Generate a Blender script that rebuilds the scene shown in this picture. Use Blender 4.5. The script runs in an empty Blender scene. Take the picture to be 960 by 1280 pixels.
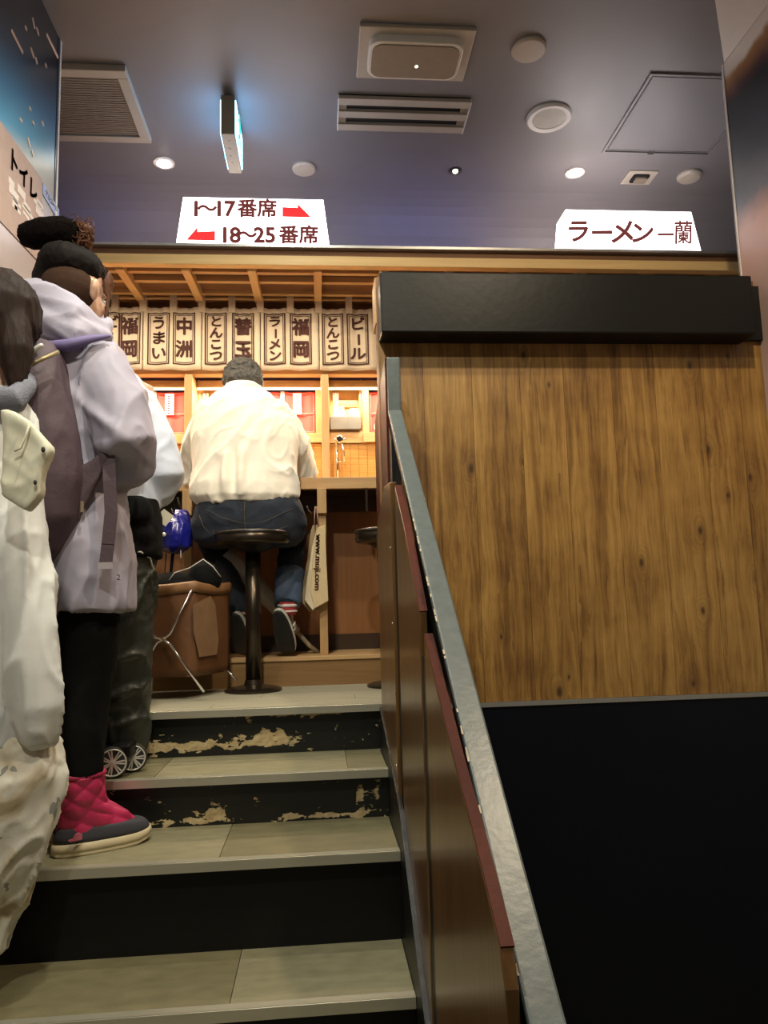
import bpy, bmesh, math, random
import numpy as np
from mathutils import Vector, Matrix, noise
random.seed(4)
C = bpy.context.scene
COL = C.collection
pi = math.pi

# ------------------------------------------------------------------ camera
F = 940.0; EYE = 1.55; LZ = 1.204            # focal length in px of a 960x1280 frame, eye height, landing height
dY = Vector((-80 / F, -120 / F, -1)).normalized()
_a, _b = -.027, 1.0
dZ = Vector((_a, _b, -(_a * dY[0] + _b * dY[1]) / dY[2])).normalized()
dX = dY.cross(dZ)
R = Matrix((dX, dY, dZ))                      # camera -> world
def ray(px, py): return R @ Vector(((px - 480) / F, -(py - 640) / F, -1))
def P(px, py, Y):
    d = ray(px, py); t = Y / d[1]; return Vector((d[0] * t, Y, EYE + d[2] * t))
def PX(px, py, X):
    d = ray(px, py); t = X / d[0]; return Vector((X, d[1] * t, EYE + d[2] * t))
def PZ(px, py, Z):
    d = ray(px, py); t = (Z - EYE) / d[2]; return Vector((d[0] * t, d[1] * t, Z))
def S(Y): return Y / F                         # metres per pixel at depth Y
cd = bpy.data.cameras.new('camera'); cam = bpy.data.objects.new('camera', cd); COL.objects.link(cam)
cam.matrix_world = Matrix.Translation((0, 0, EYE)) @ R.to_4x4()
cd.sensor_fit = 'VERTICAL'; cd.sensor_height = 24; cd.lens = F / 1280 * 24; cd.clip_start = .05
C.camera = cam

# ------------------------------------------------------------------ world, exposure, lamps
C.view_settings.view_transform = 'Standard'; C.view_settings.look = 'None'
C.view_settings.gamma = 1; C.view_settings.use_curve_mapping = False
C.view_settings.exposure = 0.0
w = bpy.data.worlds.new('world'); C.world = w; w.use_nodes = True
w.node_tree.nodes['Background'].inputs[0].default_value = (1, .93, .84, 1)
w.node_tree.nodes['Background'].inputs[1].default_value = .10
CZ = EYE + 2.25                                # ceiling height
def lamp(kind, name, loc, power, color=(1, 1, 1), size=.1, aim=None, spot=120, blend=.6, sy=None):
    l = bpy.data.lights.new(name, kind); o = bpy.data.objects.new(name, l); COL.objects.link(o)
    l.energy = power; l.color = color; o.location = loc
    if kind == 'AREA':
        l.size = size
        if sy: l.shape = 'RECTANGLE'; l.size_y = sy
    else: l.shadow_soft_size = size
    if kind == 'SPOT': l.spot_size = math.radians(spot); l.spot_blend = blend
    d = (Vector(aim) - Vector(loc)) if aim else Vector((0, 0, -1))
    o.rotation_euler = d.to_track_quat('-Z', 'Y').to_euler()
    return o
lamp('AREA', 'eave_top_blue_fill_lamp', (.62, 3.80, 3.225), 1.6, (.30, .34, 1), .9, sy=.04, aim=(.62, 4.1, 3.5))  # blue strips, unseen, added to tint the wall above the eave
lamp('AREA', 'eave_top_blue_fill_lamp', (-1.1, 3.80, 3.225), .7, (.30, .34, 1), .7, sy=.04, aim=(-1.1, 4.1, 3.5))
WARM = (1, .80, .55); NEUT = (1, .95, .80)
# ceiling downlights (two in view, the others out of frame over the stairs)
lamp('SPOT', 'downlight_lamp', (-.748, 3.62, CZ - .03), 55, NEUT, .04, spot=80)
lamp('SPOT', 'downlight_lamp', (1.379, 3.62, CZ - .03), 55, NEUT, .04, spot=80)
lamp('SPOT', 'downlight_lamp', (-.12, 2.40, CZ - .03), 62, NEUT, .04, spot=140, blend=.8)  # out of view, added to brighten the fascia and under-counter
lamp('SPOT', 'downlight_lamp', (-.25, 1.5, CZ - .03), 115, NEUT, .05, spot=130)
lamp('SPOT', 'downlight_lamp', (.95, 1.2, CZ - .03), 120, WARM, .05, spot=130, aim=(1.0, 2.2, 1.5))
lamp('SPOT', 'downlight_lamp', (-.3, .1, CZ - .03), 135, NEUT, .06, spot=130, aim=(-.4, 1.6, 1))
# warm strip lamp under the eave and strips inside the booth windows
lamp('AREA', 'eave_strip_lamp', (-.8, 3.42, 3.03), 14, WARM, 2.0, sy=.04, aim=(-.8, 3.62, 2.2))
for i in (0, 1, 2):
    lamp('AREA', 'booth_strip_lamp', (-1.34 + .69 * i + .35, 4.0, 2.70), 9, (1, .78, .50), .55, sy=.03, aim=(-1.34 + .69 * i + .35, 3.98, 2.2))
    lamp('AREA', 'booth_front_strip_lamp', (-1.34 + .69 * i + .35, 3.80, 2.735), 9, (1, .80, .55), .5, sy=.03, aim=(-1.34 + .69 * i + .35, 3.72, 2.2))

# ------------------------------------------------------------------ materials
def newmat(name):
    m = bpy.data.materials.new(name); m.use_nodes = True
    nt = m.node_tree; return m, nt, nt.nodes['Principled BSDF']
class N:
    def __init__(s, nt): s.nt = nt
    def n(s, t, **k):
        q = s.nt.nodes.new(t)
        for a, b in k.items(): setattr(q, a, b)
        return q
    def l(s, a, b): s.nt.links.new(a, b)
    def m(s, op, a, b=None, c=None, clamp=False):
        q = s.n('ShaderNodeMath', operation=op, use_clamp=clamp)
        for i, v in enumerate((a, b, c)):
            if v is None: continue
            if isinstance(v, (int, float)): q.inputs[i].default_value = v
            else: s.l(v, q.inputs[i])
        return q.outputs[0]
    def noise(s, vec, scale, detail=3, rough=.5, dist=0):
        q = s.n('ShaderNodeTexNoise'); q.inputs['Scale'].default_value = scale; q.inputs['Detail'].default_value = detail
        q.inputs['Roughness'].default_value = rough; q.inputs['Distortion'].default_value = dist
        if vec is not None: s.l(vec, q.inputs['Vector'])
        return q.outputs['Fac']
    def ramp(s, fac, stops):
        q = s.n('ShaderNodeValToRGB'); e = q.color_ramp.elements
        while len(e) < len(stops): e.new(.5)
        for i, (p, c) in enumerate(stops): e[i].position = p; e[i].color = (*c, 1) if len(c) == 3 else c
        s.l(fac, q.inputs[0]); return q.outputs[0]
    def mix(s, fac, a, b, blend='MIX'):
        q = s.n('ShaderNodeMix', data_type='RGBA', blend_type=blend)
        for i, v in ((0, fac), (6, a), (7, b)):
            if isinstance(v, (int, float)): q.inputs[i].default_value = v
            elif isinstance(v, tuple): q.inputs[i].default_value = (*v, 1)
            else: s.l(v, q.inputs[i])
        return q.outputs[2]
    def mapped(s, scale, loc=None, rand=False, src='pos'):
        if src == 'pos': v = s.n('ShaderNodeNewGeometry').outputs['Position']
        else: v = s.n('ShaderNodeTexCoord').outputs['Object']
        if rand:
            r = s.n('ShaderNodeObjectInfo').outputs['Random']
            q = s.n('ShaderNodeVectorMath', operation='MULTIPLY_ADD'); q.inputs[1].default_value = (1, 1, 1)
            cc = s.n('ShaderNodeCombineXYZ'); s.l(s.m('MULTIPLY', r, 9), cc.inputs[0]); s.l(s.m('MULTIPLY', r, 5), cc.inputs[1]); s.l(s.m('MULTIPLY', r, 13), cc.inputs[2])
            s.l(v, q.inputs[0]); s.l(cc.outputs[0], q.inputs[2]); v = q.outputs[0]
        q = s.n('ShaderNodeMapping'); q.inputs['Scale'].default_value = scale; s.l(v, q.inputs['Vector']); return q.outputs[0]
    def bump(s, h, bsdf, st=.2, dist=.01):
        q = s.n('ShaderNodeBump'); q.inputs['Strength'].default_value = st; q.inputs['Distance'].default_value = dist
        s.l(h, q.inputs['Height']); s.l(q.outputs[0], bsdf.inputs['Normal'])
MC = {}
def mat(name, col, rough=.6, metal=0, spec=None, var=.12, vs=30, bump=0, bs=60, coat=0, sheen=0, stretch=(1, 1, 1), src='pos', alpha=None, trans=0):
    if name in MC: return MC[name]
    m, nt, b = newmat(name); n = N(nt); v = n.mapped(stretch, src=src)
    f = n.noise(v, vs, 4)
    c = n.mix(f, tuple(x * (1 - var) for x in col), tuple(min(1, x * (1 + var)) for x in col)); n.l(c, b.inputs['Base Color'])
    b.inputs['Roughness'].default_value = rough; b.inputs['Metallic'].default_value = metal
    if spec is not None: b.inputs['Specular IOR Level'].default_value = spec
    if coat: b.inputs['Coat Weight'].default_value = coat; b.inputs['Coat Roughness'].default_value = .15
    if sheen: b.inputs['Sheen Weight'].default_value = sheen
    if trans: b.inputs['Transmission Weight'].default_value = trans
    if alpha is not None: b.inputs['Alpha'].default_value = alpha
    if bump: n.bump(n.noise(v, bs, 5), b, bump, .01)
    MC[name] = m; return m
def emis(name, col, st):
    m, nt, b = newmat(name); b.inputs['Base Color'].default_value = (*col, 1)
    b.inputs['Emission Color'].default_value = (*col, 1); b.inputs['Emission Strength'].default_value = st
    b.inputs['Roughness'].default_value = .4; return m
def wood(name, dark, light, axis='Z', rough=.5, sc=1.0, coat=0, contrast=1, spec=.35):
    if name in MC: return MC[name]
    m, nt, b = newmat(name); n = N(nt)
    s = {'X': (.05, 1, 1), 'Y': (1, .05, 1), 'Z': (1, 1, .05)}[axis]
    v = n.mapped(s, rand=True)
    f = n.noise(v, 32 * sc, 6, .6, .8); f2 = n.noise(v, 6 * sc, 3, .5, .5); f3 = n.noise(v, 140 * sc, 3, .6)
    k = n.m('ADD', n.m('MULTIPLY', f, .45), n.m('ADD', n.m('MULTIPLY', f2, .4), n.m('MULTIPLY', f3, .15)))
    c = n.ramp(k, [(.5 - .17 / contrast, dark), (.5 + .15 / contrast, light)]); n.l(c, b.inputs['Base Color'])
    b.inputs['Roughness'].default_value = rough; b.inputs['Specular IOR Level'].default_value = spec
    if coat: b.inputs['Coat Weight'].default_value = coat; b.inputs['Coat Roughness'].default_value = .2
    n.bump(f3, b, .12, .004); MC[name] = m; return m
def knotty():
    m, nt, b = newmat('knotty_pine_board'); n = N(nt)
    pos = n.n('ShaderNodeNewGeometry').outputs['Position']
    sep = n.n('ShaderNodeSeparateXYZ'); n.l(pos, sep.inputs[0])
    r = n.n('ShaderNodeObjectInfo').outputs['Random']
    zoff = n.m('MULTIPLY', r, 7.0)
    x, z = sep.outputs[0], n.m('ADD', sep.outputs[2], zoff)
    # knots: sparse cells, each distorting the grain around it
    cv = n.n('ShaderNodeCombineXYZ'); n.l(n.m('MULTIPLY', x, 4.6), cv.inputs[0]); n.l(n.m('MULTIPLY', z, 2.6), cv.inputs[1])
    vo = n.n('ShaderNodeTexVoronoi', voronoi_dimensions='2D'); vo.inputs['Scale'].default_value = 1; vo.inputs['Randomness'].default_value = 1
    n.l(cv.outputs[0], vo.inputs['Vector'])
    ps = n.n('ShaderNodeSeparateXYZ'); n.l(vo.outputs['Position'], ps.inputs[0])
    dx = n.m('SUBTRACT', n.m('MULTIPLY', x, 4.6), ps.outputs[0]); dz = n.m('SUBTRACT', n.m('MULTIPLY', z, 2.6), ps.outputs[1])
    rnd = n.n('ShaderNodeSeparateColor'); n.l(vo.outputs['Color'], rnd.inputs[0])
    size = n.m('MULTIPLY_ADD', rnd.outputs[0], .055, .03)
    dn = n.m('MULTIPLY_ADD', n.noise(pos, 22, 3, .6), .9, .55)
    d = n.m('MULTIPLY', dn, n.m('SQRT', n.m('ADD', n.m('MULTIPLY', dx, dx), n.m('MULTIPLY', n.m('MULTIPLY', dz, dz), .9))))
    q = n.m('DIVIDE', d, size)
    infl = n.m('DIVIDE', 1.0, n.m('ADD', 1.0, n.m('MULTIPLY', n.m('MULTIPLY', q, q), .22)))
    off = n.m('MULTIPLY', n.m('MULTIPLY', dx, infl), -.19)
    xx = n.m('ADD', x, off)
    gv = n.n('ShaderNodeCombineXYZ'); n.l(xx, gv.inputs[0]); n.l(n.m('MULTIPLY', z, .05), gv.inputs[1]); n.l(zoff, gv.inputs[2])
    g1 = n.noise(gv.outputs[0], 26, 7, .62, .9); g2 = n.noise(gv.outputs[0], 5, 3, .5, .4); g3 = n.noise(gv.outputs[0], 150, 3, .6)
    bl = n.noise(pos, 3.5, 4, .6)
    k = n.m('ADD', n.m('ADD', n.m('MULTIPLY', g1, .40), n.m('MULTIPLY', g2, .16)), n.m('ADD', n.m('MULTIPLY', g3, .18), n.m('MULTIPLY', bl, .26)))
    c = n.ramp(k, [(.37, (.050, .021, .005)), (.45, (.155, .075, .016)), (.52, (.25, .135, .032)), (.62, (.37, .215, .060))])
    rings = n.m('MULTIPLY_ADD', n.m('SINE', n.m('MULTIPLY', q, 7.0)), .5, .5)
    near = n.m('SUBTRACT', 1.0, n.m('DIVIDE', q, 4.5), clamp=True)
    gate = n.m('GREATER_THAN', rnd.outputs[1], .25)
    core = n.m('MULTIPLY', n.m('SUBTRACT', 1.0, n.m('MULTIPLY', n.m('MULTIPLY', q, q), 1.1), clamp=True), gate)
    c = n.mix(n.m('MULTIPLY', n.m('MULTIPLY', near, rings), n.m('MULTIPLY', gate, .38)), c, (.06, .026, .008))
    c = n.mix(n.m('MULTIPLY', core, .9), c, (.03, .013, .005))
    # fine dark splits along the grain
    sv = n.n('ShaderNodeCombineXYZ'); n.l(n.m('MULTIPLY', xx, 60), sv.inputs[0]); n.l(n.m('MULTIPLY', z, 2.6), sv.inputs[1]); n.l(zoff, sv.inputs[2])
    sp = n.noise(sv.outputs[0], 1, 2, .5, .3)
    c = n.mix(n.m('MULTIPLY', n.m('GREATER_THAN', sp, .70), .55), c, (.07, .03, .01))
    n.l(c, b.inputs['Base Color']); b.inputs['Roughness'].default_value = .42
    n.bump(g1, b, .15, .004); return m
def peel(name, spots):
    """black gloss paint worn through to bare board; spots = (z0, sz, x0, sx, amount)"""
    m, nt, b = newmat(name); n = N(nt)
    pos = n.n('ShaderNodeNewGeometry').outputs['Position']
    sep = n.n('ShaderNodeSeparateXYZ'); n.l(pos, sep.inputs[0])
    v = n.mapped((1, 1, 1.6)); nz = n.noise(v, 16, 8, .62, .4); nf = n.noise(n.mapped((1, 1, 5)), 30, 4, .6)
    tot = n.m('ADD', n.m('MULTIPLY', n.m('SUBTRACT', nz, .5), 1.5), n.m('MULTIPLY_ADD', nf, .4, .28))
    for z0, sz, x0, sx, amt in spots:
        gz = n.m('POWER', 2.718, n.m('MULTIPLY', n.m('POWER', n.m('ABSOLUTE', n.m('DIVIDE', n.m('SUBTRACT', sep.outputs[2], z0), sz)), 2.0), -1.0))
        gx = n.m('POWER', 2.718, n.m('MULTIPLY', n.m('POWER', n.m('ABSOLUTE', n.m('DIVIDE', n.m('SUBTRACT', sep.outputs[0], x0), sx)), 6.0), -1.0))
        tot = n.m('ADD', tot, n.m('MULTIPLY', n.m('MULTIPLY', gz, gx), amt))
    mask = n.m('GREATER_THAN', tot, .70)
    tone = n.ramp(n.noise(v, 40, 4), [(.3, (.34, .25, .12)), (.7, (.58, .47, .26))])
    n.l(n.mix(mask, (.006, .007, .006), tone), b.inputs['Base Color'])
    n.l(n.m('MULTIPLY_ADD', mask, .35, .38), b.inputs['Roughness'])
    n.bump(n.m('SUBTRACT', n.m('MULTIPLY', nf, .3), mask), b, .4, .003); return m
M = {}
M['ceiling'] = mat('ceiling_paint', (.190, .182, .192), .45, var=.05, vs=6, bump=.05, bs=90)
M['navy'] = mat('navy_wall_paint', (.055, .06, .15), .4, var=.1, bump=.05)
M['black_wall'] = mat('black_blue_wall_paint', spec=.18, col=(.0022, .0032, .0065), rough=.38, var=.2, vs=5, bump=.08, bs=40)
M['black'] = mat('black_lacquer', (.006, .006, .006), .4, spec=.25, var=.2, bump=.05)
M['black_gloss'] = mat('black_gloss_paint', (.0025, .0035, .0035), .42, spec=.25, var=.3, vs=8, bump=.06, bs=30)
M['railgrey'] = mat('worn_grey_rail_paint', (.085, .105, .105), .35, var=.3, vs=40, bump=.06)
M['chip'] = mat('bare_chipped_edge', (.45, .38, .25), .7)
M['knotty'] = knotty()
M['trim'] = mat('grey_metal_trim', (.28, .28, .26), .4, .6)
M['tile'] = mat('olive_vinyl_tile', (.155, .14, .075), .5, var=.32, vs=14, bump=.15, bs=120, stretch=(1, 2, 1))
M['tile2'] = mat('pale_vinyl_tile', (.215, .20, .12), .5, var=.32, vs=18, bump=.15, bs=120, stretch=(1, 2, 1))
M['landing'] = mat('pale_floor_plank', (.36, .34, .25), .45, var=.2, vs=20, bump=.1, stretch=(.2, 1, 1))
M['nosing'] = mat('brushed_metal_nosing', (.58, .57, .46), .33, .7, var=.1, vs=50, stretch=(.1, 1, 1))
M['rubber'] = mat('black_rubber_strip', (.02, .02, .018), .7)
M['board'] = wood('stained_brown_board', (.060, .026, .007), (.15, .075, .022), 'Z', .30, .8, .3)
M['redcap'] = wood('red_brown_board_edge', (.040, .007, .003), (.075, .013, .005), 'Z', .5, spec=.12)
M['stallwood'] = wood('honey_stall_wood', (.42, .235, .095), (.64, .42, .20), 'X', .5, .7)
M['stallwoodz'] = wood('honey_stall_post_wood', (.44, .26, .105), (.66, .44, .21), 'Z', .5, .7)
M['stallwoody'] = wood('honey_rafter_wood', (.48, .29, .12), (.68, .47, .23), 'Y', .5, .7)
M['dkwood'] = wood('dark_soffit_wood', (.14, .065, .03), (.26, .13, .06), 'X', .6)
M['under'] = wood('red_brown_counter_panel', (.19, .072, .022), (.36, .155, .050), 'Z', .45, .5, .2)
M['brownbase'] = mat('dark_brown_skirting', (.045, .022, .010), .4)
M['white'] = mat('white_plastic', (.72, .70, .66), .4, var=.03)
M['beigep'] = mat('beige_ceiling_fixture_plastic', (.42, .38, .32), .5, var=.05)
M['grille'] = mat('brown_grey_grille', (.24, .20, .155), .5)
M['dark'] = mat('dark_recess', (.006, .006, .007), .8)
M['chrome'] = mat('chrome', (.8, .8, .8), .12, 1)
M['noren'] = mat('natural_cotton_cloth', (.62, .52, .39), .85, var=.06, vs=60, bump=.12, bs=300, sheen=.2)
M['ink'] = mat('dark_brown_print', (.055, .014, .010), .8, var=.2)
M['red'] = mat('red_curtain_cloth', (.78, .10, .085), .75, var=.08, bump=.1)
M['paper'] = mat('white_paper', (.85, .82, .76), .8, var=.03)
M['bamboo'] = wood('bamboo_slat', (.55, .27, .06), (.78, .44, .12), 'X', .5, 1.5)
M['thread'] = mat('dark_thread', (.22, .09, .02), .8)
M['steel'] = mat('brushed_steel', (.55, .55, .54), .35, .9)
M['greytray'] = mat('grey_stone_tray', (.22, .21, .19), .6, var=.35, vs=15)
M['glaze'] = mat('white_glazed_cup', (.85, .84, .8), .2, var=.02)
M['leather'] = mat('black_vinyl_seat', (.016, .013, .011), .3, var=.2, bump=.1, bs=80)
M['bronze'] = mat('dark_bronze_metal', (.055, .042, .030), .28, .8)
M['shirt'] = mat('cream_cotton_shirt', (.78, .73, .62), .8, var=.04, vs=12, bump=.12, bs=40, sheen=.2)
M['denim'] = mat('dark_indigo_denim', (.016, .022, .036), .8, var=.35, vs=25, bump=.2, bs=200)
M['denim_pale'] = mat('faded_indigo_denim', (.07, .11, .18), .8, var=.35, vs=30, bump=.25, bs=150)
M['stitch'] = mat('tan_stitching', (.085, .065, .04), .8)
M['belt'] = mat('black_leather_belt', (.010, .010, .010), .35)
M['skin'] = mat('skin', (.56, .34, .23), .5, var=.08, vs=20)
M['greyhair'] = mat('grey_black_hair', (.050, .050, .048), .6, spec=.3, var=.95, vs=90, bump=.6, bs=110)
M['darkhair'] = mat('dark_brown_hair', (.0045, .0028, .002), .75, spec=.12, var=.5, vs=60, bump=.3, bs=120, stretch=(1, 1, .3))
M['longhair'] = mat('dark_chestnut_hair', (.016, .007, .004), .65, spec=.18, var=.5, vs=80, bump=.3, bs=120, stretch=(1, 1, .2))
M['redhair'] = mat('chestnut_hair', (.085, .032, .013), .6, spec=.2, var=.5, vs=80, bump=.3, bs=120, stretch=(1, 1, .2))
M['stubble'] = mat('shaved_brown_undercut', (.040, .021, .013), .9, spec=.1, var=.4, vs=160, bump=.3, bs=250)
M['fuzz'] = mat('black_brown_fleece', (.004, .0025, .002), .98, spec=.05, var=.4, vs=120, bump=.8, bs=220)
M['lavender'] = mat('pale_lavender_shell_fabric', (.35, .33, .41), .65, var=.04, vs=10, bump=.12, bs=22)
M['lavdark'] = mat('violet_hood_fabric', (.15, .12, .27), .65, var=.06, vs=10, bump=.12, bs=22)
M['plum'] = mat('plum_backpack_nylon', (.070, .044, .056), .7, var=.12, vs=30, bump=.15, bs=60)
M['gold'] = mat('dull_gold_zip', (.30, .24, .13), .45, .5)
M['silver'] = mat('silver_buckle', (.72, .70, .64), .35, .35)
M['blackcloth'] = mat('black_cloth', (.005, .005, .005), .9, spec=.15, var=.3, bump=.15)
M['olive'] = mat('black_olive_nylon', (.030, .034, .027), .42, var=.35, vs=14, bump=.25, bs=35)
M['bluewhite'] = mat('pale_blue_white_cotton', (.60, .66, .78), .75, var=.05, vs=9, bump=.12, bs=30)
M['coat'] = mat('off_white_shell_fabric', (.66, .68, .66), .6, var=.05, vs=9, bump=.14, bs=20)
M['cream'] = mat('cream_hood_fabric', (.60, .60, .47), .6, var=.05, vs=9, bump=.1, bs=20)
M['greyknit'] = mat('blue_grey_knit', (.17, .18, .22), .9, var=.2, vs=150, bump=.4, bs=200)
M['blue'] = mat('glossy_ultramarine_nylon', (.010, .014, .22), .22, var=.2, vs=12, bump=.5, bs=25, coat=.5)
M['basket'] = mat('brown_canvas', (.115, .045, .013), .6, var=.25, vs=10, bump=.2, bs=30)
M['basketpatch'] = mat('tan_patch_canvas', (.19, .105, .050), .6, var=.3, vs=12, bump=.15, bs=25)
M['tote'] = mat('beige_kraft_cotton', (.70, .54, .30), .8, var=.08, bump=.1)
M['totered'] = mat('dark_red_print', (.42, .035, .015), .8)
M['pinkq'] = mat('raspberry_quilted_nylon', (.42, .022, .085), .45, var=.25, vs=25, bump=.15, bs=60)
M['sole'] = mat('cream_rubber_sole', (.55, .47, .30), .6, var=.1)
M['charcoal'] = mat('charcoal_suede', (.035, .036, .045), .8, var=.2)
M['pinklogo'] = mat('rose_emblem', (.42, .10, .14), .7)
M['greysuede'] = mat('grey_green_suede', (.085, .090, .075), .8, var=.2)
M['whitesole'] = mat('white_rubber', (.68, .65, .55), .6)
M['sockred'] = mat('red_sock', (.5, .05, .05), .9)
M['clearpl'] = mat('milky_umbrella_sleeve', (.48, .45, .40), .3, var=.15, bump=.3, bs=20)
M['pinkwood'] = mat('pinkish_beige_block', (.50, .33, .25), .6)
def camo():
    m, nt, b = newmat('khaki_white_patterned_cloth'); n = N(nt); v = n.mapped((1, 1, .7))
    f = n.noise(v, 9, 3, .5, .8); g = n.noise(v, 13, 3, .5, .5)
    c = n.ramp(f, [(.38, (.36, .29, .18)), (.46, (.60, .55, .42)), (.54, (.72, .71, .63))])
    c = n.mix(n.m('MULTIPLY', n.m('GREATER_THAN', g, .64), .7), c, (.12, .15, .17)); n.l(c, b.inputs['Base Color'])
    b.inputs['Roughness'].default_value = .75; n.bump(n.noise(v, 25, 4), b, .2, .01); return m
M['camo'] = camo()
M['sign'] = emis('lit_white_sign_face', (1, .93, .96), 5.0)
M['signtext'] = emis('backlit_brown_sign_lettering', (.34, .11, .095), .32)
M['signred'] = emis('lit_red_arrow', (.85, .03, .03), .9)
M['exitlit'] = emis('lit_white_exit_panel', (.22, .55, 1), 9)
M['exitgreen'] = emis('lit_turquoise_pictogram', (.0, .55, .45), 2)
M['bulb'] = emis('downlight_bulb', (1, .95, .85), 40)
M['strip'] = emis('lit_strip', (1, .80, .50), 1.7)
M['led'] = emis('small_led', (1, .9, .7), 3)

# ------------------------------------------------------------------ mesh helpers
class MB:
    def __init__(s): s.v = []; s.f = []
    def add(s, vs, fs, mtx=None):
        o = len(s.v)
        for p in vs:
            p = Vector(p); s.v.append(mtx @ p if mtx is not None else p)
        s.f += [tuple(i + o for i in f) for f in fs]; return s
    def box(s, x0, x1, y0, y1, z0, z1, mtx=None):
        return s.add([(x0, y0, z0), (x1, y0, z0), (x1, y1, z0), (x0, y1, z0), (x0, y0, z1), (x1, y0, z1), (x1, y1, z1), (x0, y1, z1)],
                     [(0, 3, 2, 1), (4, 5, 6, 7), (0, 1, 5, 4), (1, 2, 6, 5), (2, 3, 7, 6), (3, 0, 4, 7)], mtx)
    def prism(s, poly, ext):
        n = len(poly); e = Vector(ext); a = [Vector(p) for p in poly]
        nn = sum(((a[i]).cross(a[(i + 1) % n]) for i in range(n)), Vector())
        if nn.dot(e) < 0: a = a[::-1]
        return s.add(a + [p + e for p in a], [tuple(range(n))[::-1], tuple(range(n, 2 * n))] + [(i, (i + 1) % n, n + (i + 1) % n, n + i) for i in range(n)])
    def bar(s, p0, p1, wx, wz, up=(0, 0, 1)):
        p0, p1 = Vector(p0), Vector(p1); d = (p1 - p0); L = d.length; d.normalize()
        x = d.cross(Vector(up)).normalized(); z = x.cross(d)
        m = Matrix((x, d, z)).transposed().to_4x4(); m.translation = p0
        return s.box(-wx / 2, wx / 2, 0, L, -wz / 2, wz / 2, m)
    def rings(s, rs, closed=True):
        k = len(rs[0]); o = len(s.v)
        for r in rs: s.v += [Vector(p) for p in r]
        for i in range(len(rs) - 1):
            for j in range(k):
                a = o + i * k + j; b = o + i * k + (j + 1) % k; s.f.append((a, b, b + k, a + k))
        if closed:
            s.f.append(tuple(o + j for j in range(k))[::-1]); s.f.append(tuple(o + (len(rs) - 1) * k + j for j in range(k)))
        return s
    def tube(s, pts, r, seg=10, caps=False):
        pts = [Vector(p) for p in pts]; n = len(pts)
        rad = r if isinstance(r, (list, tuple)) else [r] * n
        if caps:   # hemispherical-ish ends
            d0 = (pts[0] - pts[1]).normalized(); d1 = (pts[-1] - pts[-2]).normalized()
            pts = [pts[0] + d0 * rad[0] * .95, pts[0] + d0 * rad[0] * .6] + pts + [pts[-1] + d1 * rad[-1] * .6, pts[-1] + d1 * rad[-1] * .95]
            rad = [rad[0] * .3, rad[0] * .8] + list(rad) + [rad[-1] * .8, rad[-1] * .3]; n = len(pts)
        rs = []; u = None
        for i in range(n):
            t = (pts[min(i + 1, n - 1)] - pts[max(i - 1, 0)]).normalized()
            if u is None: u = t.orthogonal().normalized()
            else: u = (u - t * u.dot(t)).normalized()
            w_ = t.cross(u)
            rs.append([pts[i] + (u * math.cos(2 * pi * j / seg) + w_ * math.sin(2 * pi * j / seg)) * rad[i] for j in range(seg)])
        return s.rings(rs)
    def lathe(s, prof, c=(0, 0, 0), seg=24, mtx=None):
        c = Vector(c); rs = [[(mtx @ Vector((r * math.cos(2 * pi * j / seg), r * math.sin(2 * pi * j / seg), z)) if mtx is not None else Vector((r * math.cos(2 * pi * j / seg), r * math.sin(2 * pi * j / seg), z))) + c for j in range(seg)] for r, z in prof]
        return s.rings(rs)
    def ell(s, c, r, rot=None, seg=14):
        c = Vector(c); rs = []
        for i in range(seg // 2 + 1):
            a = -pi / 2 + pi * (i + .001) / (seg // 2 + .002)
            ring = []
            for j in range(seg):
                p = Vector((r[0] * math.cos(a) * math.cos(2 * pi * j / seg), r[1] * math.cos(a) * math.sin(2 * pi * j / seg), r[2] * math.sin(a)))
                ring.append((rot @ p if rot is not None else p) + c)
            rs.append(ring)
        return s.rings(rs)
    def loft(s, rr, seg=20, pw=1.0):
        """rr: (center, rx, ry, yaw) horizontal elliptical rings"""
        rs = []
        for c, rx, ry, yaw in rr:
            c = Vector(c); cs, sn = math.cos(yaw), math.sin(yaw); ring = []
            for j in range(seg):
                a = 2 * pi * j / seg; ca, sa = math.cos(a), math.sin(a)
                x = rx * math.copysign(abs(ca) ** pw, ca); y = ry * math.copysign(abs(sa) ** pw, sa)
                ring.append(c + Vector((x * cs - y * sn, x * sn + y * cs, 0)))
            rs.append(ring)
        return s.rings(rs)
    def mesh(s, name, off=Vector()):
        me = bpy.data.meshes.new(name); me.from_pydata([tuple(p - off) for p in s.v], [], s.f); return me
    def build(s, name, m, parent=None, bevel=0, smooth=False, label=None, kind=None):
        off = parent['_o'] if parent is not None else Vector()
        off = Vector(off)
        me = s.mesh(name, off)
        bm = bmesh.new(); bm.from_mesh(me); bmesh.ops.recalc_face_normals(bm, faces=bm.faces); bm.to_mesh(me); bm.free()
        return link(name, me, m, parent, bevel, smooth, label, kind)
def link(name, me, m, parent=None, bevel=0, smooth=False, label=None, kind=None):
    o = bpy.data.objects.new(name, me); COL.objects.link(o)
    for q in (m if isinstance(m, list) else [m]): me.materials.append(q)
    if parent is not None: o.parent = parent; o['_o'] = parent['_o']
    else: o['_o'] = (0., 0., 0.)
    if bevel:
        b = o.modifiers.new('bevel', 'BEVEL'); b.width = bevel; b.segments = 2; b.limit_method = 'ANGLE'
    if smooth: me.shade_smooth()
    if label: o['label'] = label
    if kind: o['kind'] = kind
    return o
def thing(name, label, cat, loc=(0, 0, 0), group=None, kind=None):
    o = bpy.data.objects.new(name, None); COL.objects.link(o); o.location = loc; o['_o'] = tuple(loc)
    if label: o['label'] = label
    if cat: o['category'] = cat
    if group: o['group'] = group
    if kind: o['kind'] = kind
    return o
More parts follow.
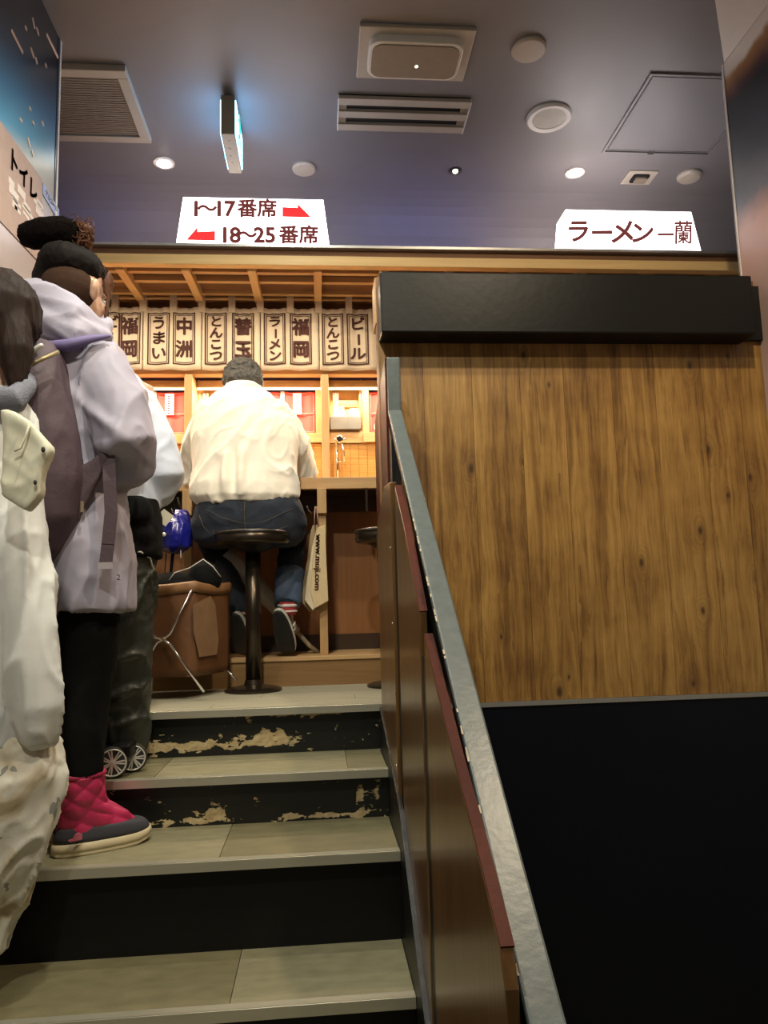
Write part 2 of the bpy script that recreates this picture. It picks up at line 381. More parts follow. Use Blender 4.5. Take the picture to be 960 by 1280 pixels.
def tag(o, label, cat, group=None):
    o['label'] = label; o['category'] = cat
    if group: o['group'] = group
    return o
def copy_tree(o, parent=None):
    c = o.copy(); COL.objects.link(c); c.parent = parent
    for ch in list(o.children): copy_tree(ch, c)
    return c
def remesh(mb, vox, smooth=4):
    me = mb.mesh('tmp'); bm = bmesh.new(); bm.from_mesh(me); bmesh.ops.recalc_face_normals(bm, faces=bm.faces); bm.to_mesh(me); bm.free()
    o = bpy.data.objects.new('tmp', me); COL.objects.link(o)
    r = o.modifiers.new('r', 'REMESH'); r.mode = 'VOXEL'; r.voxel_size = vox
    q = o.modifiers.new('s', 'SMOOTH'); q.iterations = smooth; q.factor = .5
    dg = bpy.context.evaluated_depsgraph_get(); out = bpy.data.meshes.new_from_object(o.evaluated_get(dg), depsgraph=dg)
    bpy.data.objects.remove(o); bpy.data.meshes.remove(me); return out
def cloth(mb, name, m, parent, vox=.010, amp=.006, dirn=(0, 0, 1), sc=9, smooth=5, seed=0, fn=None, stretch=.35, label=None):
    """one skin over the shapes, then folds pushed along the normals"""
    me = remesh(mb, vox, smooth); n = len(me.vertices)
    co = np.empty(n * 3, np.float32); me.vertices.foreach_get('co', co); co = co.reshape(-1, 3)
    no = np.empty(n * 3, np.float32); me.vertices.foreach_get('normal', no); no = no.reshape(-1, 3)
    d = np.array(Vector(dirn).normalized()); q = co - np.outer(co @ d, d) * (1 - stretch)
    h = np.empty(n)
    for i in range(n):
        p = Vector(q[i] * sc) + Vector((seed, seed * 1.7, 0))
        a = noise.noise(p + noise.noise_vector(p * .5) * .7); b = noise.noise(p * 2.3 + Vector((7, 3, 1)))
        h[i] = (1 - abs(a) * 2.2) ** 3 * .8 + (1 - abs(b) * 2) ** 3 * .3 - .45
        if fn: h[i] += fn(Vector(co[i]))
    co = co + no * (h * amp)[:, None] - np.array(Vector(parent['_o']))
    me.vertices.foreach_set('co', co.astype(np.float32).ravel()); me.update()
    return link(name, me, m, parent, smooth=True, label=label)
def skinned(mb, name, m, parent, vox=.007, smooth=3, label=None):
    me = remesh(mb, vox, smooth); me.transform(Matrix.Translation(-Vector(parent['_o'])))
    return link(name, me, m, parent, smooth=True, label=label)
def text_mesh(items, depth=.001, bold=.03):
    """items: (char string, x, z, size, rot, sx, shear) laid out in the XZ plane facing -Y -> MB"""
    out = MB(); dg = None; tmp = []
    for s_, x, z, size, rot, sx, sh in items:
        cu = bpy.data.curves.new('t', 'FONT'); cu.body = s_; cu.size = size; cu.align_x = 'CENTER'; cu.align_y = 'CENTER'
        cu.extrude = depth / 2; cu.shear = sh; cu.resolution_u = 3
        o = bpy.data.objects.new('t', cu); COL.objects.link(o)
        o.matrix_world = Matrix.Translation((x, 0, z)) @ Matrix.Rotation(pi / 2, 4, 'X') @ Matrix.Rotation(rot, 4, 'Z') @ Matrix.Diagonal((sx, 1, 1, 1))
        tmp.append((o, bold * size, rot))
    bpy.context.view_layer.update(); dg = bpy.context.evaluated_depsgraph_get()
    for o, bd, _r in tmp:
        me = bpy.data.meshes.new_from_object(o.evaluated_get(dg), depsgraph=dg)
        vs = [v.co for v in me.vertices]; fs = [tuple(p.vertices) for p in me.polygons]; mw = o.matrix_world.copy()
        for q in range(-1, 8 if bd > 0 else 0):      # heavier strokes: the glyph laid over itself with small offsets
            sh_ = Vector() if q < 0 else Vector((math.cos(q * pi / 4) * bd, 0, math.sin(q * pi / 4) * bd))
            out.add(vs, fs, Matrix.Translation(sh_) @ mw)
        bpy.data.meshes.remove(me); bpy.data.objects.remove(o)
    return out
def place(mb, mtx): mb.v = [mtx @ p for p in mb.v]; return mb
def frame_rect(mb, x0, x1, z0, z1, t, y0, y1):
    mb.box(x0, x1, y0, y1, z0, z0 + t); mb.box(x0, x1, y0, y1, z1 - t, z1); mb.box(x0, x0 + t, y0, y1, z0 + t, z1 - t); mb.box(x1 - t, x1, y0, y1, z0 + t, z1 - t)
    return mb

# ------------------------------------------------------------------ setting
MB().box(-3.2, 3.4, -2.5, 4.7, CZ, CZ + .1).build('ceiling', M['ceiling'], kind='structure')
MB().box(-3.2, 3.4, -2.5, 1.3, -.1, 0).build('floor', M['tile'], kind='structure')
MB().box(-3.2, 3.4, 4.6, 4.7, LZ, 3.2).build('wall_back', M['navy'], kind='structure')
_cv = [(4.12, 3.2), (4.12, CZ - .36)] + [(3.76 + .36 * math.cos(a_ * pi / 20), CZ - .36 + .36 * math.sin(a_ * pi / 20)) for a_ in range(1, 10)] + [(3.76, CZ - .0005), (3.76, CZ + .02), (4.2, CZ + .02), (4.2, 3.2)]
_mb = MB()
for (a0, b0_), (a1, b1_) in zip(_cv[:11], _cv[1:12]): _mb.prism([Vector((-3.2, a0, b0_)), Vector((-3.2, a1, b1_)), Vector((-3.2, 4.2, b1_)), Vector((-3.2, 4.2, b0_))], (6.6, 0, 0))
_mb.build('wall_back', M['ceiling'], kind='structure', smooth=False)
# lower stair well floor on the right
MB().box(.31, 1.75, 1.3, 2.72, -.1, 0).build('floor', M['tile'], kind='structure')
# landing
lf = MB().box(-3.2, 3.4, 2.795, 4.6, LZ - .12, LZ - .006).build('floor', M['landing'], kind='structure')
x = -3.2; k = 0
for r_ in range(9):
    y0 = 2.78 + r_ * .15; x = -2.2 - (r_ * .37) % .9
    while x < .33:
        x1 = min(x + .9, .335)
        MB().box(x + .0008, x1 - .0008, y0 + .0008, y0 + .1492, LZ - .006, LZ).build('floor_plank', M['landing'], lf)
        x += .9
# left wall: ends at the landing, carries the mural
WX = -.985
MB().box(WX - .14, WX - .012, -2.5, 2.80, 0, CZ).build('wall_left', mat('pale_wall', (.42, .38, .36), .6), kind='structure')
MB().box(1.77, 1.90, -2.5, 2.86, 0, CZ).build('wall_right', mat('pale_wall', (.42, .38, .36), .6), kind='structure')

# murals: flat prints on thin boards
def mural_left():
    m, nt, b = newmat('blue_concert_print'); n = N(nt); pos = n.n('ShaderNodeNewGeometry').outputs['Position']
    sp = n.n('ShaderNodeSeparateXYZ'); n.l(pos, sp.inputs[0])
    v = n.m('ADD', n.m('MULTIPLY', n.m('SUBTRACT', sp.outputs[2], 2.9), 1.0), n.m('MULTIPLY', n.m('SUBTRACT', n.noise(pos, 3, 3), .5), .10))
    v = n.m('ADD', v, n.m('MULTIPLY', n.m('SUBTRACT', 2.8, sp.outputs[1]), .36))
    c = n.ramp(v, [(0, (.40, .33, .31)), (.2, (.34, .33, .33)), (.32, (.42, .46, .43)), (.40, (.085, .30, .45)), (.54, (.025, .13, .26)), (.68, (.010, .03, .06)), (.8, (.003, .006, .012))])
    n.l(c, b.inputs['Base Color']); b.inputs['Roughness'].default_value = .3; return m
def mural_right():
    m, nt, b = newmat('dark_noodle_bowl_print'); n = N(nt); pos = n.n('ShaderNodeNewGeometry').outputs['Position']
    sp = n.n('ShaderNodeSeparateXYZ'); n.l(pos, sp.inputs[0])
    v = n.m('ADD', n.m('MULTIPLY', n.m('SUBTRACT', sp.outputs[2], 2.6), .7), n.m('MULTIPLY', n.m('SUBTRACT', n.noise(pos, 5, 4, .6), .5), .09))
    v = n.m('ADD', v, n.m('MULTIPLY', n.m('SUBTRACT', 2.8, sp.outputs[1]), .0))
    c = n.ramp(v, [(.0, (.42, .30, .27)), (.30, (.45, .26, .2)), (.38, (.10, .11, .14)), (.5, (.03, .04, .06)), (.69, (.004, .006, .008)), (.72, (.05, .012, .012)), (.78, (.30, .14, .04)), (.80, (.6, .55, .5))])
    n.l(c, b.inputs['Base Color']); b.inputs['Roughness'].default_value = .4; return m
t = thing('mural_panel', 'dark and blue printed mural panel with light streaks on the left wall', 'mural', (WX, 1.6, 2.2))
MB().box(WX - .012, WX, .2, 2.785, 1.9, CZ - .002).build('print', mural_left(), t)
MB().box(WX - .012, WX + .002, 2.785, 2.80, 1.9, CZ - .002).build('edge_trim', mat('navy_edge', (.02, .03, .07), .3), t, label='dark blue edge strip')
MB().box(WX - .012, WX + .004, 2.80, 2.815, 1.9, CZ - .002).build('edge_trim', M['white'], t, label='thin white edge strip')
stk = MB()
for (a, b_) in (((14, 38), (28, 66)), ((58, 43), (72, 72)), ((40, 22), (43, 36)), ((45, 34), (48, 44)), ((38, 60), (42, 72)), ((44, 72), (46, 80)), ((31, 33), (33, 37)), ((56, 80), (58, 84)), ((24, 148), (27, 152)), ((34, 172), (37, 184)), ((52, 152), (54, 157)), ((39, 188), (41, 196)), ((40, 152), (42, 156)), ((36, 134), (38, 138))):
    p, q = PX(*a, WX), PX(*b_, WX); stk.bar(p + Vector((.001, 0, 0)), q + Vector((.001, 0, 0)), .004, .010, up=(0, 1, 0))
stk.build('light_streaks', mat('pale_streak_print', (.75, .6, .5), .5), t, kind='stuff')
t = thing('poster', 'pinkish notice with toilet lettering on the left wall below the mural', 'poster', (WX, 2.5, 2.9))
pl = [PX(-30, 110, WX), PX(52, 225, WX), PX(50, 330, WX), PX(-30, 245, WX)]
MB().prism(pl, (.003, 0, 0)).build('sheet', mat('beige_pink_paper', (.42, .30, .24), .6), t)
mt = Matrix.Translation(PX(26, 226, WX) + Vector((.005, 0, 0))) @ Matrix.Rotation(-pi / 2, 4, 'Z')
mt = Matrix(((0, -1, 0, 0), (1, 0, 0, 0), (0, 0, 1, 0), (0, 0, 0, 1)))
mt.translation = PX(28, 222, WX) + Vector((.0045, 0, 0))
place(text_mesh([('トイレ', 0, 0, .085, 0, 1, 0)]), mt).build('lettering', M['ink'], t)
sm = MB()
for i in range(14):
    y_ = 2.36 + random.random() * .27; z_ = 2.86 + random.random() * .13 + (y_ - 2.36) * .15
    sm.box(WX + .003, WX + .0042, y_, y_ + .03 + random.random() * .05, z_, z_ + .012 + random.random() * .02)
sm.build('printed_figures', mat('pale_print', (.70, .62, .56), .6), t, kind='stuff')
t = thing('wall_label', 'narrow pale blue lettered strip beside the toilet notice', 'sign', (WX, 2.7, 3.0))
MB().prism([PX(53, 228, WX), PX(73, 262, WX), PX(73, 277, WX), PX(53, 243, WX)], (.003, 0, 0)).build('strip', mat('pale_blue_vinyl', (.28, .36, .62), .5), t)
mt = mt.copy(); mt.translation = PX(63, 252, WX) + Vector((.0045, 0, 0))
place(text_mesh([('アルコール', 0, 0, .026, 0, 1, 0)]), mt).build('lettering', M['paper'], t)
t = thing('mural_panel', 'dark food photograph mural running along the right wall', 'mural', (1.76, 1.6, 2.2))
MB().box(1.745, 1.77, .2, 2.80, 1.9, CZ - .002).build('print', mural_right(), t)
MB().box(1.742, 1.77, 2.80, 2.806, 1.9, CZ - .002).build('edge_trim', M['white'], t, label='thin white edge strip')

MB().prism([Vector((a_, c_, CZ - .004)) for a_, c_ in ((1.742, 2.787), (1.45, 2.35), (1.3, 1.9), (1.745, 1.9))], (0, 0, .004)).build('trim_1', M['white'], kind='structure')
# stairs: tread Z, front Y
steps = [(LZ, 2.745, .222), (1.044, 2.43, .205), (.894, 2.115, .203), (.659, 1.84, .205), (.44, 1.54, .205), (.22, 1.24, .205)]
st = thing('staircase', 'black staircase with olive tiled treads and bright metal nosings', 'stairs', (-.4, 2, 0))
SR = .205; SL = WX - .01
risers = [peel('black_riser_paint_peeling', [(1.082, .018, -.30, .26, .34), (1.075, .022, -.58, .16, .22), (1.176, .006, -.10, .22, .26), (1.11, .02, -.18, .05, .22)]),
          peel('black_riser_paint_scuffed', [(.910, .012, -.5, .24, .30), (.906, .010, 0, .17, .30), (.93, .014, -.36, .07, .30), (1.024, .005, -.02, .16, .26), (.97, .03, .115, .012, .28)]),
          M['black'], M['black'], M['black'], M['black']]
for i, (z, y, xr) in enumerate(steps):
    zb = steps[i + 1][0] if i + 1 < len(steps) else 0
    yb = steps[i - 1][1] + .035 if i else None
    MB().box(SL, SR + .012, y + .03, y + .045, zb, z - .012).build('riser', risers[i], st)
    if i:
        # tread: base slab and separate tiles
        MB().box(SL, SR + .008, y + .01, yb, z - .03, z - .004).build('tread', M['rubber'], st)
        cuts = {1: [SL, -.52, .08, SR], 2: [SL, -.28, SR], 3: [SL, -.22, SR], 4: [SL, -.4, SR], 5: [SL, -.1, SR]}[i]
        for j in range(len(cuts) - 1):
            MB().box(cuts[j] + .001, cuts[j + 1] - .001, y + .028, yb - .002, z - .004, z).build('floor_tile', M['tile2'] if (i + j) % 2 == 0 else M['tile'], st)
    MB().box(SL, SR + (.018 if i == 0 else .0), y - .002, y + .026, z - .003, z + .002).box(SL, SR + (.018 if i == 0 else 0), y - .004, y + .001, z - .024, z + .002).build('nosing', M['nosing'], st, bevel=.0008)
# black stringer strip on the right of the stairs
pts = [(SR, 2.80, LZ - .02), (SR, 2.80, LZ + .03)]
poly = [Vector((SR + .001, 2.74, LZ - .01)), Vector((SR + .001, 2.74, LZ - .3)), Vector((SR + .001, 1.2, -.0)), Vector((SR + .001, 1.0, 0)), Vector((SR + .001, 1.2, .33)), Vector((SR + .001, 1.84, .78)), Vector((SR + .001, 2.12, 1.0)), Vector((SR + .001, 2.43, 1.10))]
MB().prism(poly, (.012, 0, 0)).build('stringer', M['black'], st)
MB().box(SL, SR, 2.801, 2.81, 0, LZ - .13).build('stair_backing', M['black'], st)

# partition wall (structure) with knotty planks above a black wall
WY = 2.72
pw = thing('wall_partition', None, None, (1, WY, LZ), kind='structure')
x0, x1 = .232, 1.745; ztop = 2.545
MB().box(x0, x1, WY + .012, WY + .07, LZ - .02, 2.80).build('wall_core', M['dkwood'], pw)
cuts = [x0, .40, .585, .77, .94, 1.13, 1.30, 1.49, 1.64, x1]
for a, b_ in zip(cuts[:-1], cuts[1:]):
    MB().box(a + .0006, b_ - .0006, WY, WY + .012, LZ - .005, ztop).build('plank', M['knotty'], pw)
MB().box(x0, x1, WY - .006, WY + .01, LZ - .022, LZ - .006).build('metal_trim', M['trim'], pw)
MB().box(x0 + .03, x1, WY, WY + .05, -.0, LZ - .022).build('black_panel', M['black_wall'], pw)
MB().box(x0 + .005, 1.66, WY - .115, WY + .10, ztop - .012, 2.765).build('top_beam', M['black_gloss'], pw, bevel=.006)
MB().box(x0 - .004, x0 + .06, WY + .02, WY + .14, 2.62, 2.80).build('beam_end_block', M['stallwood'], pw)
MB().box(1.66, 1.745, WY - .02, WY + .08, ztop - .0, 2.765).build('beam_return', M['black'], pw)

# ------------------------------------------------------------------ handrail and boarded balustrade
BX = .218
def yz(px, py, X): v = PX(px, py, X); return (v[1], v[2])
t = thing('balustrade', 'stained brown boarded balustrade on the right side of the stairs', 'balustrade', (BX, 2, 1))
def board(pts, X, th, mt_, name='board', bevel=.003, label=None):
    return MB().prism([Vector((X, a, b_)) for a, b_ in pts], (th, 0, 0)).build(name, mt_, t, bevel=bevel, label=label)
board([(2.72, .95), (2.72, 1.83), (2.66, 1.86), (2.40, 1.935), (2.19, 1.915), (2.19, .55)], BX - .006, .020, M['board'])
board([(2.11, .48), (2.11, 1.89), (1.90, 1.745), (1.665, 1.535), (1.665, .30)], BX, .018, M['board'])
board([(1.60, .28), (1.60, 1.488), (1.44, 1.388), (1.285, 1.293), (1.148, 1.22), (1.06, 1.168), (.99, 1.12), (.97, 1.08), (.97, .05), (1.2, .05)], BX, .018, M['board'])
# red-brown caps lying on the sloped board tops
for pts in ([(2.11, 1.89), (1.90, 1.745), (1.665, 1.535)], [(1.60, 1.488), (1.44, 1.388), (1.285, 1.293), (1.148, 1.22), (1.06, 1.168), (.99, 1.12)]):
    c = MB()
    for a, b_ in zip(pts[:-1], pts[1:]): c.bar((BX + .010, a[0], a[1] + .001), (BX + .010, b_[0], b_[1] + .001), .018, .004)
    c.build('board_cap', M['redcap'], t, label='red brown sloped cap')
# black seams behind the board joints, black posts and panel
MB().box(BX + .003, BX + .022, 2.09, 2.20, .4, 1.84).build('joint_strip', M['black'], t)
MB().box(BX + .003, BX + .022, 1.58, 1.70, .2, 1.44).build('joint_strip', M['black'], t)
MB().prism([Vector((BX + .03, a_, c_)) for a_, c_ in ((1.66, .2), (1.66, 1.53), (1.94, 1.74), (1.94, .2))], (.03, 0, 0)).build('post', M['black_gloss'], t, bevel=.004)
MB().prism([Vector((BX + .03, 1.34, .2)), Vector((BX + .03, 1.34, 1.28)), Vector((BX + .03, .80, .87)), Vector((BX + .03, .5, .64)), Vector((BX + .03, .5, .2))], (.03, 0, 0)).build('post', M['black_gloss'], t)
MB().prism([Vector((BX + .025, a_, c_)) for a_, c_ in ((2.42, 1.), (2.42, 2.10), (2.48, 2.15), (2.70, 2.15), (2.70, 1.))], (.03, 0, 0)).build('post', M['black'], t)
for z_ in (1.72, 1.5, 1.3, 1.1): MB().ell((BX - .008, 2.2, z_), (.003, .004, .004), seg=8).build('screw', M['chrome'], t)
# partition wing at the top of the stairs
t2 = thing('partition_wing', 'dark red upright wing panel where the handrail meets the stall', 'partition', (.24, 2.8, 1.2))
MB().prism([Vector((.236, a, b_)) for a, b_ in ((2.50, LZ), (2.50, 2.40), (2.56, 2.40), (3.02, 2.30), (3.02, LZ))], (.02, 0, 0)).build('panel', M['redcap'], t2, bevel=.002)
MB().box(.228, .236, 2.93, 2.97, 1.72, 1.83).build('wall_plate', M['bronze'], t2)
hr = thing('handrail', 'worn grey painted flat handrail sloping down beside the stairs', 'handrail', (.27, 1.7, 1.6))
RW = .046
top = (2.49, 2.215); b0 = (2.52, 2.42)
sl = (2.215 - 1.062) / (2.49 - .974)
low = (.55, 2.215 - sl * (2.49 - .55))
RX = .265
def railsec(a, b_, th): return MB().bar((RX, a[0], a[1] - th / 2), (RX, b_[0], b_[1] - th / 2), RW, th)
MB().bar((RX + .002, low[0], low[1] - .036), (RX + .002, top[0], top[1] - .036), RW - .008, .044).build('rail_shaded_side', M['black'], hr, label='black bar for the shaded side of the rail')  # black bar stands for the shade on the rail's side
railsec(low, top, .016).build('rail', M['railgrey'], hr, bevel=.004)
MB().box(RX - RW / 2, RX + RW / 2, 2.485, 2.56, 2.19, 2.40).build('upright_end', M['railgrey'], hr, bevel=.006)
ch = MB(); random.seed(3)
for i in range(60):
    y_ = random.uniform(.8, 2.45); z_ = 2.215 - sl * (2.49 - y_); L_ = random.uniform(.003, .02)
    xx = RX - RW / 2 if random.random() < .65 else random.uniform(RX - .02, RX + .02)
    s_ = random.uniform(.001, .0035)
    ch.bar((xx, y_, z_ + .0006), (xx, y_ + L_, z_ + .0006 + sl * L_), s_, .0016)
ch.build('paint_chips', M['chip'], hr, kind='stuff')

# ------------------------------------------------------------------ ceiling fixtures
def C3(x, y, dz=0): return Vector((x, y, CZ - dz))
t = thing('ceiling_vent', 'square beige return-air grille in the ceiling at upper left', 'vent', (-1.01, 3.17, CZ))
x0, x1, y0, y1 = -1.26, -.765, 2.93, 3.42
f_ = MB(); b_w = .045
f_.box(x0, x1, y0, y0 + b_w, CZ - .03, CZ); f_.box(x0, x1, y1 - b_w, y1, CZ - .03, CZ); f_.box(x0, x0 + b_w, y0 + b_w, y1 - b_w, CZ - .03, CZ); f_.box(x1 - b_w, x1, y0 + b_w, y1 - b_w, CZ - .03, CZ)
f_.build('frame', M['beigep'], t, bevel=.003)
MB().box(x0 + b_w, x1 - b_w, y0 + b_w, y1 - b_w, CZ - .008, CZ - .004).build('backing', M['dark'], t)
me0 = None
for i in range(26):
    yy = y0 + b_w + .004 + i * (y1 - y0 - 2 * b_w - .008) / 26
    MB().box(x0 + b_w, x1 - b_w, yy, yy + .010, CZ - .024, CZ - .018).build('slat', M['grille'], t)
t = thing('slot_diffuser', 'beige two-slot air diffuser in the ceiling below the rounded cover unit', 'vent', (.41, 3.18, CZ))
x0, x1, y0, y1 = .12, .71, 3.065, 3.29
MB().box(x0, x1, y0, y1, CZ - .006, CZ).build('backing', M['dark'], t)
for yy in (y0, y0 + .088, y1 - .045): MB().box(x0, x1, yy, yy + .045, CZ - .022, CZ - .002).build('blade', M['beigep'], t, bevel=.002)
for xx in (x0, x1 - .035): MB().box(xx, xx + .035, y0 + .045, y1 - .045, CZ - .014, CZ - .003).build('end_plate', M['grille'], t)
for xx in (x0 - .004, x1): MB().box(xx, xx + .005, y0, y1, CZ - .024, CZ).build('side_trim', M['white'], t)
t = thing('ceiling_unit', 'square-framed ceiling unit with a rounded brown cover and small light', 'ceiling fixture', (.42, 2.8, CZ))
MB().box(.19, .65, 2.65, 2.94, CZ - .018, CZ).build('plate', M['beigep'], t, bevel=.004)
def rrect(cx, cy, hx, hy, r, n=6):
    p = []
    for (sx, sy, a0) in ((1, 1, 0), (-1, 1, pi / 2), (-1, -1, pi), (1, -1, 1.5 * pi)):
        for i in range(n + 1):
            a = a0 + pi / 2 * i / n; p.append((cx + sx * (hx - r) + r * math.cos(a), cy + sy * (hy - r) + r * math.sin(a)))
    return p
MB().prism([Vector((a, b_, CZ - .05)) for a, b_ in rrect(.42, 2.79, .19, .105, .05)], (0, 0, .035)).build('cover_rim', M['white'], t, bevel=.004)
MB().prism([Vector((a, b_, CZ - .055)) for a, b_ in rrect(.42, 2.79, .176, .091, .042)], (0, 0, .01)).build('cover', M['grille'], t)
MB().ell((.43, 2.81, CZ - .056), (.007, .007, .004), seg=10).build('indicator_light', M['led'], t)
def disc(name, label, x, y, r, prof, m_, cat='ceiling fixture'):
    t_ = thing(name, label, cat, (x, y, CZ)); MB().lathe(prof, (x, y, CZ), 28).build('cover', m_, t_, smooth=False, bevel=.002); return t_
disc('detector_cover', 'round grey-beige blank cover near the top of the picture, nearest of the ceiling discs', .888, 2.752, .07, [(.072, 0), (.072, -.010), (.064, -.018), (.001, -.020)], M['beigep'])
t = thing('ceiling_speaker', 'round ceiling speaker with a wide pale ring', 'speaker', (1.103, 3.178, CZ))
MB().lathe([(.105, 0), (.105, -.008), (.098, -.016), (.078, -.012), (.078, 0)], (1.103, 3.178, CZ), 36).build('ring', M['white'], t)
MB().lathe([(.078, 0), (.078, -.010), (.001, -.011)], (1.103, 3.178, CZ), 36).build('mesh_cover', mat('speaker_mesh', (.40, .38, .33), .6), t)
disc('detector_cover', 'round grey blank cover on the ceiling above the seat-number sign', -.046, 3.632, .06, [(.062, 0), (.062, -.012), (.054, -.02), (.001, -.022)], M['beigep'])
disc('detector_cover', 'round domed cover on the ceiling above the right lit sign by the mural', 2.10 - .09, 3.62, .06, [(.064, 0), (.064, -.012), (.052, -.024), (.001, -.028)], M['beigep'])
for x_, lab in ((-.748, 'lit recessed downlight left of the hanging exit sign'), (1.379, 'lit recessed downlight above the noodle shop sign')):
    t = thing('downlight', lab, 'ceiling light', (x_, 3.62, CZ), 'lit downlights')
    MB().lathe([(.052, 0), (.052, -.006), (.036, -.008), (.034, 0)], (x_, 3.62, CZ), 28).build('ring', M['white'], t)
    MB().lathe([(.030, 0), (.030, -.012), (.001, -.018)], (x_, 3.62, CZ), 20).build('bulb', M['bulb'], t)
t = thing('downlight', 'small unlit chrome-eyed spotlight set in the ceiling between the signs', 'ceiling light', (.741, 3.629, CZ))
MB().lathe([(.034, 0), (.034, -.006), (.026, -.008), (.024, 0)], (.741, 3.629, CZ), 24).build('ring', mat('dark_ring', (.05, .045, .04), .4), t)
MB().ell((.741, 3.629, CZ - .004), (.015, .015, .012), seg=12).build('bulb', M['led'], t)  # eye glows by its emissive material though the spotlight is unlit
t = thing('ceiling_sensor', 'small square plate with a dark rounded sensor in the ceiling', 'ceiling fixture', (1.745, 3.648, CZ))
frame_rect(MB(), 0, 1, 0, 1, .1, 0, 1)
q = MB(); q.box(1.665, 1.825, 3.585, 3.71, CZ - .008, CZ); q.build('plate', M['beigep'], t, bevel=.002)
MB().prism([Vector((a, b_, CZ - .014)) for a, b_ in rrect(1.745, 3.648, .045, .04, .015)], (0, 0, .01)).build('recess', M['dark'], t)
MB().prism([Vector((a, b_, CZ - .022)) for a, b_ in rrect(1.752, 3.655, .033, .026, .012)], (0, 0, .012)).build('lens', M['grille'], t)
t = thing('access_hatch', 'square ceiling access hatch painted like the ceiling beside the right mural', 'hatch', (1.74, 3.15, CZ))
def fr(x0, x1, y0, y1, w_, z0, z1):
    return MB().box(x0, x1, y0, y0 + w_, z0, z1).box(x0, x1, y1 - w_, y1, z0, z1).box(x0, x0 + w_, y0 + w_, y1 - w_, z0, z1).box(x1 - w_, x1, y0 + w_, y1 - w_, z0, z1)
fr(1.455, 2.02, 2.865, 3.435, .012, CZ - .008, CZ).build('outer_frame', M['ceiling'], t)
fr(1.475, 2.0, 2.885, 3.415, .006, CZ - .006, CZ).build('inner_frame', M['ceiling'], t)
MB().box(1.483, 1.992, 2.893, 3.407, CZ - .004, CZ).build('door_panel', M['ceiling'], t)
MB().box(1.69, 1.72, 3.40, 3.43, CZ - .012, CZ - .004).build('latch', M['chrome'], t)
# hanging exit sign, edge-on
t = thing('exit_sign', 'slim hanging emergency exit sign lit turquoise on its sides', 'sign', (-.37, 3.2, CZ))
ex0, ex1, ey0, ey1 = -.395, -.335, 3.07, 3.37; ez0, ez1 = CZ - .235, CZ - .03
ez0 = P(270, 167, 3.07)[2]; 
MB().box(ex0, ex1, ey0, ey1, ez0, CZ - .02).build('housing', mat('tan_sign_housing', (.27, .23, .17), .5), t, bevel=.003)
for xx, s_ in ((ex1, 1), (ex0, -1)):
    a, b_ = sorted((xx, xx + s_ * .004))
    MB().box(a, b_, ey0 + .012, ey1 - .012, ez0 + .012, CZ - .035).build('lit_panel', M['exitlit'], t)
    g = MB(); X_ = xx + s_ * .0055; zc = (ez0 + CZ) / 2
    def q2(y, z): return Vector((X_, (ey0 + ey1) / 2 - s_ * y * 1.3, zc + z * 1.3))
    g.ell(q2(.0, .062), (.0012, .016, .014), seg=10)
    g.bar(q2(.0, .05), q2(-.01, -.01), .03, .002, up=(1, 0, 0)); g.bar(q2(-.01, -.005), q2(.03, -.03), .016, .002, up=(1, 0, 0)); g.bar(q2(.03, -.03), q2(.035, -.07), .013, .002, up=(1, 0, 0))
    g.bar(q2(-.01, -.005), q2(-.04, -.05), .016, .002, up=(1, 0, 0)); g.bar(q2(-.04, -.05), q2(-.075, -.05), .013, .002, up=(1, 0, 0))
    g.bar(q2(.0, .04), q2(.045, .025), .012, .002, up=(1, 0, 0)); g.bar(q2(.0, .04), q2(-.045, .03), .012, .002, up=(1, 0, 0))
    g.build('pictogram', M['exitgreen'], t)
for i in range(4): MB().ell((-.365 + random.uniform(-.012, .012), 3.12 + .055 * i, ez0), (.006, .006, .002), seg=8).build('test_button', M['grille'], t)
MB().box(ex0 + .012, ex1 - .012, ey0 + .08, ey1 - .08, CZ - .021, CZ).build('ceiling_mount', M['beigep'], t)

# lit signs on the eave: trapezoid light boxes
def lightbox(name, label, x0, x1, xt0, xt1, z0, z1, Y, dep):
    t_ = thing(name, label, 'sign', ((x0 + x1) / 2, Y, z0))
    MB().prism([Vector((x0, Y + .012, z0)), Vector((x1, Y + .012, z0)), Vector((xt1, Y + .012, z1)), Vector((xt0, Y + .012, z1))], (0, dep, 0)).build('box', M['sign'], t_)
    MB().prism([Vector((x0, Y, z0)), Vector((x1, Y, z0)), Vector((xt1, Y, z1)), Vector((xt0, Y, z1))], (0, .011, 0)).build('face', M['sign'], t_)
    for xx in (x0 + .005, x1 - .045): MB().box(xx, xx + .045, Y - .01, Y + .02, z0 - .022, z0 + .004).build('bracket', M['steel'], t_)
    MB().box(x0 + .05, x1 - .05, Y - .004, Y + .03, z0 - .020, z0 - .002).build('bottom_rail', M['white'], t_)
    return t_
SY = 3.36
t = lightbox('light_box_sign', 'lit white seat-number sign with two red arrows', P(220, 308, SY)[0], P(412, 311, SY)[0], P(229, 248, SY)[0], P(404, 252, SY)[0], 3.235, 3.468, SY, .12)
a = P(293, 263, SY); b_ = P(338, 295, SY); s1 = 25 * S(SY)
itm = []
for i, (ch_, px) in enumerate((('1', 245), ('〜', 259), ('1', 274), ('7', 287), ('番', 309), ('席', 334))):
    p = P(px, 262, SY); itm.append((ch_, p[0], p[2], s1 * (1.18 if ch_ in '17' else 1.05), 0, 1, 0))
for i, (ch_, px) in enumerate((('1', 281), ('8', 294), ('〜', 309), ('2', 324), ('5', 338), ('番', 361), ('席', 386))):
    p = P(px, 295, SY); itm.append((ch_, p[0], p[2], s1 * (1.18 if ch_ in '1825' else 1.05), 0, 1, 0))
